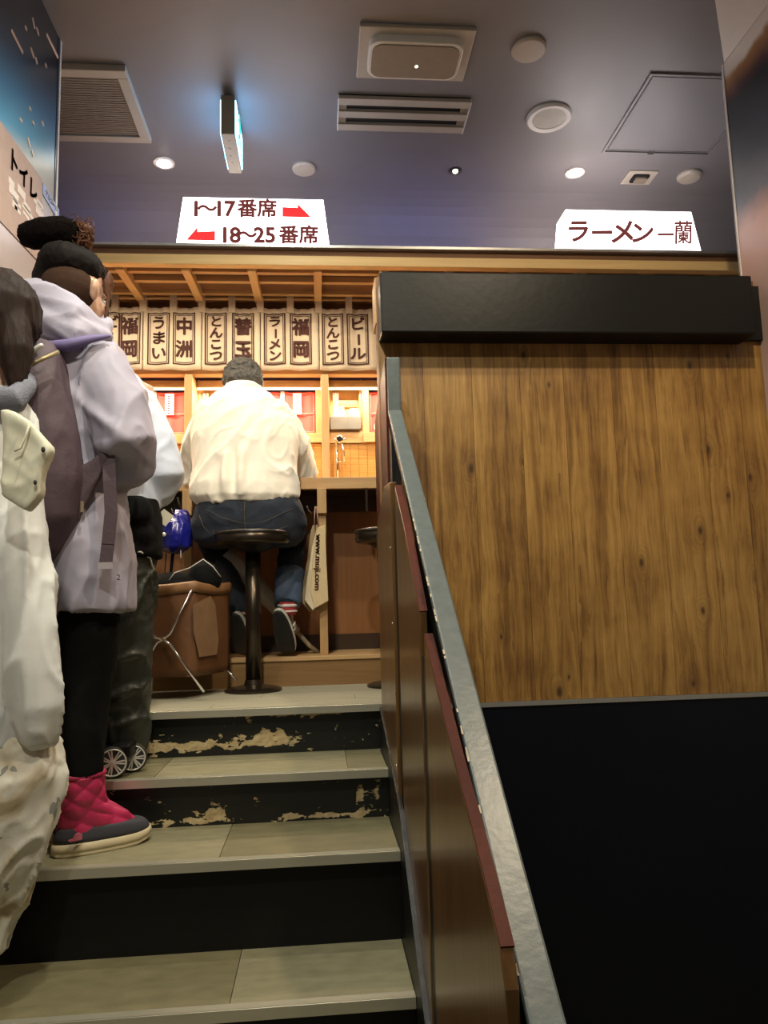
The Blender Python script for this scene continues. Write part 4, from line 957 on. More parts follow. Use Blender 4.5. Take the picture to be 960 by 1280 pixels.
# shoe builder: local frame y=toe, z=up (off the sole)
def outline(L, W, n=20):
    pts = []
    for i in range(n):
        a = 2 * pi * i / n; y = -math.copysign(abs(math.cos(a)) ** .85, math.cos(a)); wv = math.copysign(abs(math.sin(a)) ** .75, math.sin(a))
        wd_ = W / 2 * (1 + .16 * y - .12 * (1 - y * y) * (1 if wv < 0 else 0))
        pts.append((wv * wd_, (y * .5 + .5) * L))
    return pts
def shoe(parent, heel, fwd, up, L, W, kind):
    fwd = Vector(fwd).normalized(); up = Vector(up); up = (up - fwd * up.dot(fwd)).normalized(); rt = fwd.cross(up)
    mt_ = Matrix((rt, fwd, up)).transposed().to_4x4(); mt_.translation = Vector(heel)
    ol = outline(L, W); sol = MB()
    def lay(z, g, tz=0): return [mt_ @ Vector((x * g, L / 2 + (y - L / 2) * g, z + tz * max(0, (y / L - .75)) ** 2 * 4)) for x, y in ol]
    names = {'trainer': ('rubber_sole', M['rubber'], 'midsole', M['whitesole'], M['greysuede']), 'boot': ('rubber_sole', M['sole'], 'midsole', M['sole'], M['charcoal']), 'dark': ('rubber_sole', M['rubber'], 'midsole', M['whitesole'], M['blackcloth'])}[kind]
    root_ = parent
    MB().rings([lay(0, .96, .06), lay(.004, 1, .06), lay(.010, 1.0, .06)]).build('outsole', names[1], root_, smooth=False)
    MB().rings([lay(.010, 1.0, .06), lay(.02, 1.02, .05), lay(.032, 1.0, .04), lay(.034, .95, .04)]).build('midsole', names[3], root_, smooth=True)
    up_ = MB()
    tall = .085 if kind != 'boot' else .08
    rs = []
    for z, k_, sh_ in (((.03, .99, 0), (.045, 1.0, 0), (.062, .96, 0), (.075, .90, -.004), (.08, .84, -.006)) if kind == 'boot' else ((.03, .97, 0), (.05, .95, 0), (.065, .86, -.02), (.08, .72, -.04), (.10, .52, -.06))):
        rs.append([mt_ @ Vector((x * (k_ if k_ > .8 else k_ * 1.05), L / 2 + sh_ + (y - L / 2) * k_, z * (1 - (.16 if kind == 'boot' else .35) * (y / L)))) for x, y in ol])
    up_.rings(rs); o_ = up_.build('upper', names[4], root_, smooth=True); o_.modifiers.new('s', 'SUBSURF').levels = 1; o_.modifiers['s'].render_levels = 1
    return mt_, o_
# man's trainers: right one up on its toe, sole towards the camera
tr = mn
hl = P(352, 768, 3.43); toe = P(364, 812, 3.46); fw = (toe - hl); fw = Vector((fw[0], .10, -.20)).normalized()
mt_, up_o = shoe(mn, P(346, 764, 3.42), fw, Vector((.25, .9, .25)), .235, .092, 'trainer')
for q_ in range(1): MB().tube([mt_ @ Vector((.047, .10, .035)), mt_ @ Vector((.044, .10, .075)), mt_ @ Vector((.044, .125, .04)), mt_ @ Vector((.042, .125, .07))], .004, 6).build('side_emblem', M['whitesole'], up_o)
mt2, _ = shoe(mn, P(293, 768, 3.46), Vector((.02, .12, -.2)), Vector((.35, .9, .3)), .235, .09, 'dark')
MB().tube([Vector(anR) + Vector((0, 0, .015)), Vector(anR) + Vector((-.004, 0, -.04))], [.045, .043], 14).build('sock', M['sockred'], mn, smooth=True, label='red and white striped sock')
MB().tube([Vector(anR) + Vector((0, 0, .006)), Vector(anR) + Vector((0, 0, -.006))], [.0465, .0465], 14).build('sock_stripe', M['paper'], mn, smooth=True)
MB().tube([Vector(anR) + Vector((0, 0, -.022)), Vector(anR) + Vector((0, 0, -.03))], [.0465, .0465], 14).build('sock_stripe', M['paper'], mn, smooth=True)

# --- woman in lavender jacket, on the third tread
GY = 2.26; ga = math.radians(58)
g = thing('person', 'standing person in a pale lavender jacket with a plum backpack and high hair bun', 'person', (-.66, GY, .894))
def gp(px, py, dy=0): return P(px, py, GY + dy)
gh = gp(94, 366, .02)
gch = gp(100, 480); gpl = gp(108, 660)
gyaw = ga
shR_ = gp(132, 448, -.06); elR_ = gp(160, 565, -.10); wrR_ = gp(150, 582, .12)
shL_ = gp(80, 445, .18); elL_ = gp(120, 560, .22); wrL_ = gp(140, 570, .28)
hv = Vector((math.sin(ga), math.cos(ga), 0)); rv = Vector((math.cos(ga), -math.sin(ga), 0))
gfoot = Vector((-.70, 2.30, .894)); hipx = gp(110, 690)
an1 = Vector((-.685, 2.255, 1.02)); an2 = Vector((-.60, 2.36, 1.02)) - hv * .09 + Vector((-.03, .06, 0))
an2 = Vector((-.79, 2.36, 1.02))
hp1 = hipx + rv * .045 - Vector((0, 0, .10)); hp2 = hipx - rv * .045 - Vector((0, 0, .10))
gR = bodymesh(g, gh, gyaw - .55, -.12, gp(100, 408), gch, gpl, [(shR_, elR_, wrR_, (-.3, 1, .2), (0, 0, 1), 1), (shL_, elL_, wrL_, (.1, 1, .2), (0, 0, 1), -1)],
              [(hp1, gp(108, 820, .02), an1, hv), (hp2, gp(112, 815, .12), an2, hv)], 1.04, 0, .70)
jk = MB()
def gr(px, py, hw, dp, dy=0): p = gp(px, py, dy); return (p, hw * S(GY), dp, 0)
jk.loft([gr(113, 764, 50, .150), gr(113, 752, 51, .155), gr(112, 700, 51, .155), gr(110, 640, 49, .150), gr(107, 580, 46, .145), gr(104, 520, 45, .140), gr(102, 470, 44, .140), gr(98, 440, 42, .14), gr(94, 420, 34, .12), gr(92, 405, 24, .09)], 28)
jk.tube([gp(120, 452, -.04), gp(146, 505, -.08), gp(160, 555, -.11), gp(166, 580, -.06), gp(160, 588, .06), gp(152, 584, .14)], [.088, .090, .086, .074, .062, .05], 18, caps=True)
jk.tube([gp(75, 450, .14), gp(110, 540, .24), gp(165, 575, .30)], [.085, .08, .055], 16, caps=True)
hem = gp(63, 777)
def jfold(p):
    # diagonal drape into the elbow
    u = (p - gp(128, 525, -.15)); return .9 * math.exp(-((u[2] + u[0] * .9) / .02) ** 2) * math.exp(-(u.length / .12) ** 2)
cloth(jk, 'jacket', M['lavender'], g, .008, .017, (.25, 0, 1), 6.5, 5, 11, jfold, .45)
hd_ = MB()
hd_.tube([gp(38, 372, -.02), gp(60, 378, -.08), gp(95, 398, -.10), gp(126, 412, -.06), gp(132, 408, .05)], [.052, .062, .052, .034, .03], 16, caps=True)
hd_.tube([gp(36, 395, .02), gp(62, 408, -.09), gp(98, 420, -.12), gp(134, 420, -.07)], [.055, .062, .046, .024], 16, caps=True)
hd_.ell(gp(58, 395, .04), (.10, .11, .055))
cloth(hd_, 'hood', M['lavender'], g, .008, .013, (1, 0, -.35), 7, 5, 21, None, .3)
MB().tube([gp(56, 432, -.155), gp(85, 432, -.165), gp(112, 424, -.155), gp(136, 420, -.11)], [.012, .018, .012, .006], 10, caps=True).build('hood_violet_band', M['lavdark'], g, smooth=True, label='violet lower edge of the hood')  # violet band along the hood's lower edge
MB().tube([gp(92, 381, -.065), gp(103, 386, -.07), gp(114, 393, -.06), gp(124, 400, -.03)], .004, 6).build('beaded_cord', M['grille'], g, smooth=True)
# trousers
tz = MB()
for hp, kn, an in ((hp1, gp(106, 840, .0), an1 + Vector((0, 0, .02))), (hp2, gp(112, 835, .12), an2 + Vector((0, 0, .02)))):
    tz.tube([hp, Vector(hp).lerp(kn, .5), kn, Vector(kn).lerp(an, .5), Vector(kn).lerp(an, .80), Vector(kn).lerp(an, .9)], [.078, .085, .082, .074, .066, .048], 16, caps=True)
tz.ell(hipx - Vector((0, 0, .12)), (.085, .08, .08)); cloth(tz, 'trousers', M['blackcloth'], g, .012, .008, (0, 0, 1), 8, 4, 5)
MB().loft([(gp(104, 1000, -.02), .115, .07, .6), (gp(106, 960), .11, .07, .6), (gp(108, 900), .105, .08, .6)], 20).build('trouser_flare', M['blackcloth'], g, smooth=True) if False else None
# boots
def boot(an, lab):
    fwd = hv.copy(); heel = Vector((an[0], an[1], .894)) - fwd * .065
    mt_, up_o = shoe(g, heel, fwd, (0, 0, 1), .272, .105, 'boot')
    sft = MB(); rs = []
    qn = 26
    for z, rx, ry, cy in ((.058, .043, .108, .122), (.074, .044, .106, .120), (.092, .044, .096, .108), (.108, .046, .086, .092), (.128, .049, .073, .076), (.15, .053, .070, .070), (.18, .055, .070, .068), (.205, .056, .071, .067), (.215, .050, .064, .067)):
        ring = []
        for j in range(96):
            a_ = 2 * pi * j / 96; x_ = math.cos(a_); y_ = math.sin(a_)
            zz = z * (1 - (.0 if z > .09 else .14 * max(0, y_)))
            ring.append((x_, y_, rx, ry, cy, zz))
        rs.append(ring)
    # refine rings & quilt diamonds
    fine = []
    for i in range(len(rs) - 1):
        for k_ in range(7):
            tt = k_ / 7; fine.append([tuple(u * (1 - tt) + v_ * tt for u, v_ in zip(a_, b__)) for a_, b__ in zip(rs[i], rs[i + 1])])
    fine.append(rs[-1]); out = []
    for ring in fine:
        o_r = []
        for j, (x_, y_, rx, ry, cy, zz) in enumerate(ring):
            u = j / 96 * 12; v_ = zz / .030
            qd = abs(math.sin(pi * (u + v_) / 2)) * abs(math.sin(pi * (u - v_) / 2)); bul = 1 + .14 * qd ** .5 - .06
            o_r.append(mt_ @ Vector((x_ * rx * bul, cy + y_ * ry * (1 + (bul - 1) * .6), zz)))
        out.append(o_r)
    sft.rings(out).build('quilted_shaft', M['pinkq'], g, smooth=True, label='raspberry pink quilted boot shaft')
    MB().rings([[mt_ @ Vector((math.cos(2 * pi * j / 24) * .056 * k_, .067 + math.sin(2 * pi * j / 24) * .071 * k_, z_)) for j in range(24)] for z_, k_ in ((.205, 1.04), (.212, 1.07), (.219, 1.0))]).build('gathered_cuff', M['pinkq'], g, smooth=True)
    em = MB(); em.prism([mt_ @ Vector((.0515, y_, z_)) for y_, z_ in ((.028, .052), (.040, .053), (.046, .064), (.056, .067), (.064, .062), (.064, .048), (.034, .047))], rv * .006)
    em.build('boot_emblem', M['pinklogo'], up_o)
boot(an1, 'r'); boot(an2, 'l')
# hair
hm = MB()
for p_, r_ in (((0, -.03, .066), (.090, .104, .070)), ((0, -.01, .090), (.078, .092, .052)), ((0, .045, .080), (.072, .050, .048)), ((-.045, -.045, .02), (.055, .070, .075)), ((.0, -.02, .135), (.035, .035, .03))): hm.ell(gh + gR @ Vector(p_), r_, gR, 18)
cloth(hm, 'hair', M['darkhair'], g, .006, .004, (0, 0, 1), 30, 3, 6, stretch=.3)
hm = MB().ell(gh + gR @ Vector((.006, -.036, -.008)), (.082, .080, .078), gR, 18); skinned(hm, 'shaved_nape', M['stubble'], g, .006, label='shaved brown undercut at the nape')
hm = MB(); rE = gR @ Vector((.084, .02, 0))
hm.ell(gh + gR @ Vector((.066, .062, .05)), (.012, .022, .045), gR); hm.tube([gh + gR @ Vector((.070, .066, .03)), gh + gR @ Vector((.072, .062, -.05)), gh + gR @ Vector((.068, .06, -.10))], [.009, .006, .003], 8)
cloth(hm, 'side_hair', M['redhair'], g, .005, .003, (0, 0, 1), 40, 1, 3, label='chestnut strands beside the ear')
hm = MB(); hm.tube([gp(40, 294, 0), gp(58, 292, -.01), gp(78, 292, -.01), gp(96, 296, 0)], [.044, .050, .052, .046], 16, caps=True)
cloth(hm, 'fleece_scrunchie', M['fuzz'], g, .006, .004, (0, 0, 1), 40, 2, 1, stretch=1, label='thick black fleece scrunchie')
hm = MB(); hm.ell(gp(102, 296, 0), (.040, .038, .048)); hm.tube([gp(78, 330), gp(82, 305)], [.028, .024], 10); cloth(hm, 'hair_bun', M['redhair'], g, .005, .013, (1, 0, .4), 42, 1, 9, label='chestnut bun')
random.seed(8); fl = MB()
for i in range(46):
    a_ = gp(random.uniform(70, 108), random.uniform(280, 300)); dx_ = random.uniform(-.005, .035); dz_ = random.uniform(.005, .045)
    fl.tube([a_, a_ + Vector((dx_ * .4, 0, dz_ * .7)), a_ + Vector((dx_, random.uniform(-.02, .02), dz_))], [.0005, .0004, .0002], 3)
for i in range(26):
    a_ = gh + gR @ Vector((.078, random.uniform(0, .07), random.uniform(.0, .09))); d_ = gR @ Vector((random.uniform(.0, .016), random.uniform(0, .02), random.uniform(-.05, .01)))
    fl.tube([a_, a_ + d_ * .5 + Vector((.003, 0, 0)), a_ + d_], [.0006, .0005, .0002], 3)
for i in range(40):
    a_ = gp(104, 296) + Vector((random.uniform(-.03, .035), random.uniform(-.045, -.01), random.uniform(-.04, .04))); rr_ = random.uniform(.006, .014); ph = random.uniform(0, 6)
    fl.tube([a_ + Vector((math.cos(ph + q_ * .9) * rr_, -.01, math.sin(ph + q_ * .9) * rr_)) for q_ in range(6)], [.0018, .002, .002, .002, .0015, .0008], 4)
fl.build('flyaway_hair', M['redhair'], g, kind='stuff')

# backpack worn on her back: towards the camera-left
bp = thing('backpack', 'plum nylon backpack with gold zips worn by the lavender jacket person', 'backpack', tuple(gp(45, 560, -.16)))
BY = -.17
bk = MB()
bk.loft([(gp(50, 712, BY + .03), .012, .015, 0), (gp(58, 690, BY + .02), .040, .04, 0), (gp(64, 650, BY), .070, .08, 0), (gp(62, 600, BY), .088, .10, 0), (gp(55, 545, BY), .090, .11, 0), (gp(48, 490, BY), .080, .11, 0), (gp(48, 450, BY + .02), .072, .10, 0), (gp(50, 432, BY + .04), .055, .07, 0)], 24, .8)
cloth(bk, 'bag_body', M['plum'], bp, .009, .006, (.2, 0, 1), 8, 4, 2)
fp = MB().prism([gp(a_, c_, -.165) for a_, c_ in ((88, 585), (100, 580), (113, 574), (136, 552), (140, 560), (122, 600), (98, 650), (72, 690), (56, 715), (60, 640))], (0, .02, 0))
cloth(fp, 'side_wing', M['plum'], bp, .007, .004, (.5, 0, 1), 10, 3, 7, label='plum side wing running to the armpit')
MB().tube([gp(134, 548, -.165), gp(133, 600, -.175), gp(139, 640, -.178), gp(134, 680, -.178), gp(133, 706, -.178)], .0, 4) if False else None
sb = MB(); pts = [gp(135, 552, -.15), gp(137, 600, -.170), gp(139, 640, -.172), gp(135, 680, -.172), gp(132, 706, -.172)]
for a_, c_ in zip(pts[:-1], pts[1:]): sb.bar(a_, c_ + (c_ - a_).normalized() * .002, .034, .004, up=(0, 1, 0))
sb.build('hanging_strap', M['plum'], bp)
MB().box(*(lambda p: (p[0] - .020, p[0] + .020, p[1] - .004, p[1] + .004, p[2] - .018, p[2]))(gp(132, 703, -.174))).build('strap_keeper', mat('grey_webbing_end', (.34, .31, .33), .7), bp)
MB().tube([gp(14, 466, -.30), gp(35, 458, -.31), gp(50, 450, -.305), gp(73, 440, -.27)], .006, 8).build('zip', M['gold'], bp, smooth=True)
MB().tube([gp(13, 502, -.32), gp(28, 500, -.32), gp(36, 494, -.31)], .004, 8).build('zip', M['gold'], bp, smooth=True)
for a_, c_ in (((42, 438), (51, 432)), ((28, 505), (36, 496))): MB().tube([gp(*a_, -.32), gp(*c_, -.32)], .007, 8, caps=True).build('zip_pull', M['silver'], bp, smooth=True)
mt3 = Matrix.Translation(gp(148, 722, -.165))
place(text_mesh([('2', 0, 0, .022, 0, 1, 0)], .001, .0), mt3).build('emblem', M['ink'], g)
MB().box(*(lambda p: (p[0] - .004, p[0] + .004, p[1] - .003, p[1], p[2] - .018, p[2] + .012))(gp(103, 632, -.17))).build('pocket_zip_pull', M['gold'], g)

# --- person in front of her on the second tread
QY = 2.66
h = thing('person', 'standing person in pale blue-white shirt and baggy dark olive trousers', 'person', (-.64, 2.6, 1.044))
def hp_(px, py, dy=0): return P(px, py, QY + dy)
hh_ = hp_(108, 405, .08)
h_ch = hp_(140, 500, .02); h_pl = hp_(150, 660, .02)
h_sr = hp_(176, 492, .03); h_er = hp_(204, 592, .02); h_wr = hp_(148, 606, .18)
h_sl = hp_(104, 492, .03); h_el = hp_(80, 592, .04); h_wl = hp_(110, 622, .2)
ank1, ank2 = Vector((-.685, 2.66, 1.10)), Vector((-.80, 2.66, 1.10))
bodymesh(h, hh_, .0, -.1, hp_(112, 448, .05), h_ch, h_pl, [(h_sr, h_er, h_wr, (-.6, .7, 0), (0, 0, 1), -1), (h_sl, h_el, h_wl, (.6, .7, 0), (0, 0, 1), 1)],
         [(h_pl + Vector((.05, 0, -.04)), hp_(160, 800, .0), ank1, (0, .3, 0)), (h_pl + Vector((-.08, 0, -.04)), hp_(130, 800, .0), ank2, (0, .3, 0))], .95, 0, .75)
q = MB(); q.loft([(hp_(142, 640, .02), .16, .12, 0), (hp_(141, 560, .02), .155, .12, 0), (hp_(139, 500, .02), .165, .12, 0), (hp_(130, 468, .03), .12, .09, 0), (hp_(116, 450, .04), .06, .06, 0)], 22)
q.tube([hp_(172, 500, .02), hp_(194, 550, .02), h_er, hp_(196, 612, .06), hp_(172, 622, .14), h_wr], [.062, .074, .078, .074, .060, .045], 16, caps=True)
q.tube([hp_(108, 500, .02), h_el, h_wl], [.06, .06, .045], 14, caps=True)
cloth(q, 'shirt', M['bluewhite'], h, .009, .009, (.6, 0, 1), 7, 5, 14, None, .4)
q = MB(); q.loft([(hp_(155, 700, .0), .13, .11, 0), (hp_(152, 660, .0), .14, .12, 0), (hp_(150, 625, .0), .135, .11, 0)], 20)
q.ell(hp_(172, 640, -.08), (.05, .05, .055)); q.ell(hp_(178, 668, -.06), (.04, .05, .05))
cloth(q, 'black_padded_vest_hem', M['blackcloth'], h, .010, .006, (1, 0, 0), 9, 4, 4, label='black bunched garment at the waist')
q = MB()
q.loft([(hp_(152, 935, .0), .088, .09, 0), (hp_(153, 915, .0), .096, .095, 0), (hp_(155, 850, .0), .094, .095, 0), (hp_(160, 780, .0), .090, .095, 0), (hp_(166, 720, .0), .080, .10, 0), (hp_(164, 692, .0), .085, .10, 0)], 22)
q.loft([(hp_(120, 935, .04), .07, .08, 0), (hp_(122, 850, .04), .085, .09, 0), (hp_(135, 720, .03), .09, .10, 0), (hp_(140, 690, .02), .09, .10, 0)], 20)
cloth(q, 'baggy_trousers', M['olive'], h, .008, .018, (1, 0, .45), 9, 4, 31, None, .35)
MB().tube([hp_(155, 688, -.10), hp_(176, 690, -.09), hp_(188, 698, -.05), hp_(192, 715, -.02)], .003, 6).build('trouser_piping', M['white'], h, smooth=True)
for x_ in (-.69, -.805): shoe(h, Vector((x_, 2.60, 1.046)), (0, 1, 0), (0, 0, 1), .155, .085, 'dark')
hm = MB()
for p_, r_ in (((0, -.02, .045), (.084, .10, .085)), ((0, -.06, -.02), (.07, .05, .07))): hm.ell(hh_ + Vector(p_), r_, None, 16)
cloth(hm, 'hair', M['darkhair'], h, .007, .004, (0, 0, 1), 30, 3, 2)

# wheeled case on the second tread, seen between the legs
cs = thing('wheeled_case', 'black wheeled carry case with spoked silver wheels on the second tread', 'case', (-.72, 2.52, 1.044))
MB().box(-.79, -.595, 2.47, 2.56, 1.10, 1.145).build('base_frame', M['black'], cs, bevel=.008)
MB().prism([Vector((-.78, 2.475, 1.145)), Vector((-.645, 2.475, 1.145)), Vector((-.665, 2.475, 1.225)), Vector((-.775, 2.475, 1.225))], (0, .08, 0)).build('case_body', M['black'], cs, bevel=.006)
p = P(124, 870, 2.48); MB().box(p[0] - .020, p[0] + .018, 2.475, 2.50, 1.23, 1.30).build('side_block', M['pinkwood'], cs, bevel=.002)
def wheel(px, py, Y, r, yaw):
    c = P(px, py, Y); c = Vector((c[0], Y, 1.044 + r + .0005))
    base = Matrix.Rotation(yaw, 3, 'Z') @ Matrix.Rotation(pi / 2, 3, 'X'); b4 = base.to_4x4()
    tyre = MB().lathe([(r * .8, -.012), (r, -.010), (r, .010), (r * .9, .013), (r * .8, .012)], c, 30, b4).build('wheel', M['rubber'], cs, smooth=True)
    MB().lathe([(r * .80, .006), (r * .88, .0145), (r * .80, .015), (r * .74, .006)], c, 30, b4).build('rim', M['silver'], tyre, smooth=True)
    MB().lathe([(r * .22, .004), (r * .2, .015), (.001, .016)], c, 16, b4).build('hub_cap', M['silver'], tyre)
    for k_ in range(7):
        a_ = 2 * pi * k_ / 7
        sp_ = MB()
        for o_ in (-.13, .13): sp_.bar(c + base @ Vector((math.cos(a_ + o_ * 1.8) * r * .15, math.sin(a_ + o_ * 1.8) * r * .15, .011)), c + base @ Vector((math.cos(a_ + o_) * r * .78, math.sin(a_ + o_) * r * .78, .011)), r * .09, .005, up=base @ Vector((0, 0, 1)))
        sp_.build('spoke', M['silver'], tyre)
wheel(141, 945, 2.475, .048, .22); wheel(166, 943, 2.56, .045, .22); wheel(104, 948, 2.56, .045, .22)

# --- person cropped at the left edge
PY4 = 1.96
p4 = thing('person', 'person in an off-white coat and patterned trousers cropped by the left edge', 'person', (-.82, PY4, .659))
def pp(px, py, dy=0): return P(px, py, PY4 + dy)
h4 = pp(-2, 405); c4 = pp(-8, 560); pl4 = pp(-6, 850)
a1_, a2_ = Vector((-.865, 1.95, .73)), Vector((-.925, 2.00, .73))
bodymesh(p4, h4, -.1, 0, pp(-4, 470), c4, pl4, [(pp(22, 600, -.03), pp(32, 700, -.06), pp(38, 800, -.06), (.1, 0, -1), (-1, 0, 0), 1), (pp(-30, 600, .1), pp(-28, 740, .1), pp(-20, 870, .1), (0, 0, -1), (1, 0, 0), 1)],
         [(pl4 + Vector((.05, 0, -.04)), pp(0, 1050), a1_, (.1, .5, 0)), (pl4 + Vector((-.04, .05, -.04)), pp(-22, 1050, .05), a2_, (.1, .5, 0))], .97, 0, .65)
q = MB(); q.loft([(pp(-6, 930), .125, .12, 0), (pp(-6, 860), .13, .12, 0), (pp(-6, 740), .12, .12, 0), (pp(-6, 620), .115, .12, 0), (pp(-6, 560), .112, .11, 0), (pp(-5, 525), .10, .095, 0), (pp(-4, 500), .07, .07, 0), (pp(-4, 485), .06, .06, 0)], 22)
q.tube([pp(18, 612, -.02), pp(26, 680, -.05), pp(36, 760, -.07), pp(43, 840, -.08), pp(48, 884, -.08), pp(46, 915, -.075)], [.068, .066, .064, .064, .062, .050], 16, caps=True)
cloth(q, 'coat', M['coat'], p4, .008, .017, (.3, 0, 1), 7, 4, 41, None, .4)
q = MB().prism([pp(a_, c_, -.20) for a_, c_ in ((0, 510), (16, 514), (33, 524), (48, 540), (60, 556), (62, 562), (54, 580), (50, 600), (50, 618), (30, 640), (0, 620))], (0, .05, 0))
cloth(q, 'hood_flap', M['cream'], p4, .007, .006, (1, 0, -1), 9, 4, 17, None, .4, label='cream hood flap with black snaps')
for a_, c_, r_ in ((54, 562, .007), (44, 603, .006)):
    o_ = pp(a_, c_, -.208); MB().ell(o_, (r_ * .7, .004, r_), None, 10).build('snap_button', M['rubber'], p4, smooth=True)
MB().tube([pp(18, 564, -.212), pp(26, 560, -.213), pp(32, 545, -.213), pp(38, 527, -.21)], .0025, 6).build('hood_seam', mat('pale_cream_piping', (.7, .68, .52), .7), p4, smooth=True)
q = MB().tube([pp(-10, 500, -.10), pp(18, 500, -.10), pp(30, 485, -.06), pp(30, 478, .02)], [.035, .034, .030, .03], 14, caps=True); cloth(q, 'knit_scarf', M['greyknit'], p4, .007, .004, (0, 0, 1), 14, 3, 5)
hm = MB(); hm.tube([pp(2, 372, -.02), pp(12, 400, -.05), pp(20, 440, -.07), pp(20, 480, -.08)], [.045, .05, .042, .022], 14, caps=True); hm.ell(h4 + Vector((0.01, -.01, .02)), (.10, .11, .125))
cloth(hm, 'long_hair', M['longhair'], p4, .006, .006, (0, 0, 1), 26, 2, 5, stretch=.12)
q = MB(); q.loft([(pp(-20, 1195, .02), .055, .055, 0), (pp(-14, 1165, .02), .060, .06, 0), (pp(-8, 1130, .02), .075, .07, 0), (pp(-2, 1090), .10, .09, 0), (pp(8, 1030), .125, .11, 0), (pp(14, 970), .13, .12, 0), (pp(12, 930), .12, .11, 0), (pp(4, 900), .10, .10, 0)], 22)
cloth(q, 'patterned_trousers', M['camo'], p4, .008, .018, (.5, 0, 1), 9, 5, 51, None, .4)
for a_, d_ in ((a1_, (.45, .4, 0)), (a2_, (.45, .4, 0))): shoe(p4, Vector((a_[0], a_[1] - .05, .661)), (.0, 1, 0), (0, 0, 1), .15, .07, 'dark')

# ------------------------------------------------------------------ things around the stool
# folding basket
FY0 = 3.12
bk = thing('folding_basket', 'brown canvas folding basket on crossed metal legs beside the stool', 'basket', (P(235, 860, FY0)[0], FY0 + .1, LZ))
A, B_, D = P(150, 735, 3.20), P(243, 724, 3.08), P(286, 741, 3.30)
A0, B0, D0 = P(150, 868, 3.20), P(246, 846, 3.08), P(285, 838, 3.30)
A = Vector((A[0], 3.20, 0)); E4 = Vector((D[0] - .32, 3.46, 0))
cor = [(P(150, 0, 3.16)[0], 3.16), (P(243, 800, 3.09)[0], 3.09), (P(287, 800, 3.33)[0], 3.33), (P(190, 800, 3.42)[0], 3.42)]
zt_, zb_ = P(243, 727, 3.09)[2], P(243, 846, 3.09)[2]
def basket_rings():
    rs = []
    for k_ in range(13):
        tt = k_ / 12; z = zb_ + (zt_ - zb_) * tt; ring = []
        for i in range(4):
            a_, b__ = Vector(cor[i]), Vector(cor[(i + 1) % 4])
            for j in range(10):
                u = j / 10; p_ = a_.lerp(b__, u); nn = Vector(((b__ - a_)[1], -(b__ - a_)[0])).normalized()
                bul = .012 * math.sin(pi * u) * math.sin(pi * min(1, tt * 1.1)) + .004 * noise.noise(Vector((u * 3 + i, tt * 3, 0)))
                zz = z - (.012 * math.sin(pi * u) if k_ == 12 else 0)
                p_ = p_ + nn * bul; ring.append(Vector((p_[0], p_[1], zz)))
        rs.append(ring)
    return rs
rs = basket_rings(); o_ = MB().rings(rs, closed=False).add(rs[0], [tuple(range(40))]).build('canvas_body', M['basket'], bk, smooth=True); so = o_.modifiers.new('s', 'SOLIDIFY'); so.thickness = .004
cb = MB()
for k_, (dz, g_) in enumerate(((0, 0),)):
    rr = []
    for z_, gg in ((.004, .000), (-.004, .010), (-.022, .012), (-.040, .008), (-.040, .002)):
        ring = []
        cc_ = Vector((sum(c_[0] for c_ in cor) / 4, sum(c_[1] for c_ in cor) / 4))
        for p_ in rs[-1]:
            d_ = Vector((p_[0], p_[1])) - cc_; L_ = d_.length; d_ = d_ * ((L_ + gg) / L_)
            ring.append(Vector((cc_[0] + d_[0], cc_[1] + d_[1], p_[2] + z_)))
        rr.append(ring)
    cb.rings(rr, closed=False)
cb.build('folded_rim', mat('light_brown_canvas', (.20, .095, .035), .55, var=.2, bump=.2), bk, smooth=True).modifiers.new('s', 'SOLIDIFY').thickness = .002
pt = MB().prism([P(a_, c_, 3.09).lerp(P(a_, c_, 3.30), max(0, (a_ - 243) / 44)) for a_, c_ in ((240, 756), (262, 745), (268, 756), (272, 800), (270, 818), (248, 821), (241, 790))], (0, -.004, 0)); pt.v = [v_ + Vector((.006, -.012, 0)) for v_ in pt.v]
pt.build('patch', M['basketpatch'], bk, label='pale canvas patch with painted sheen')  # paler patch, the canvas sheen put into its colour
def legbar(pts): return MB().tube([P(*a_) + Vector((0, -.022, 0)) for a_ in pts], .005, 8)
legbar([(241, 738, 3.10), (214, 792, 3.11), (205, 799, 3.11), (198, 803, 3.12), (184, 826, 3.14), (168, 862, 3.14)]).build('leg', M['chrome'], bk, smooth=True)
legbar([(166, 760, 3.15), (186, 784, 3.13), (196, 797, 3.115), (205, 799, 3.11), (214, 805, 3.10), (256, 864, 3.06)]).build('leg', M['chrome'], bk, smooth=True)
MB().ell(P(205, 799, 3.08), (.009, .006, .009), None, 10).build('pivot_rivet', M['gold'], bk)
MB().tube([P(284, 838, 3.30), P(296, 851, 3.30)], .004, 8).build('leg', M['chrome'], bk, smooth=True)
MB().tube([(cor[3][0], cor[3][1], LZ + .004), (cor[3][0] + .03, cor[3][1], zt_ - .05)], .004, 8).build('leg', M['chrome'], bk, smooth=True)
cz = (sum(c_[0] for c_ in cor) / 4, sum(c_[1] for c_ in cor) / 4)
q = MB(); q.ell((cz[0] + .02, cz[1], zt_ - .02), (.13, .11, .07)); q.ell(P(255, 722, 3.24), (.075, .07, .075)); q.ell((cz[0], cz[1], zt_ - .15), (.12, .10, .15))
jb = thing('folded_jacket', 'black jacket with white piping stuffed in the folding basket', 'jacket', (cz[0], cz[1], zt_ - .25))
cloth(q, 'cloth', M['blackcloth'], jb, .010, .010, (1, 0, 0), 8, 3, 7)
MB().tube([P(210, 727, 3.16), P(218, 716, 3.165), (P(237, 710, 3.165)), P(254, 699, 3.165), P(266, 708, 3.17), P(276, 721, 3.20)], .0022, 6).build('piping', M['white'], jb, smooth=True)

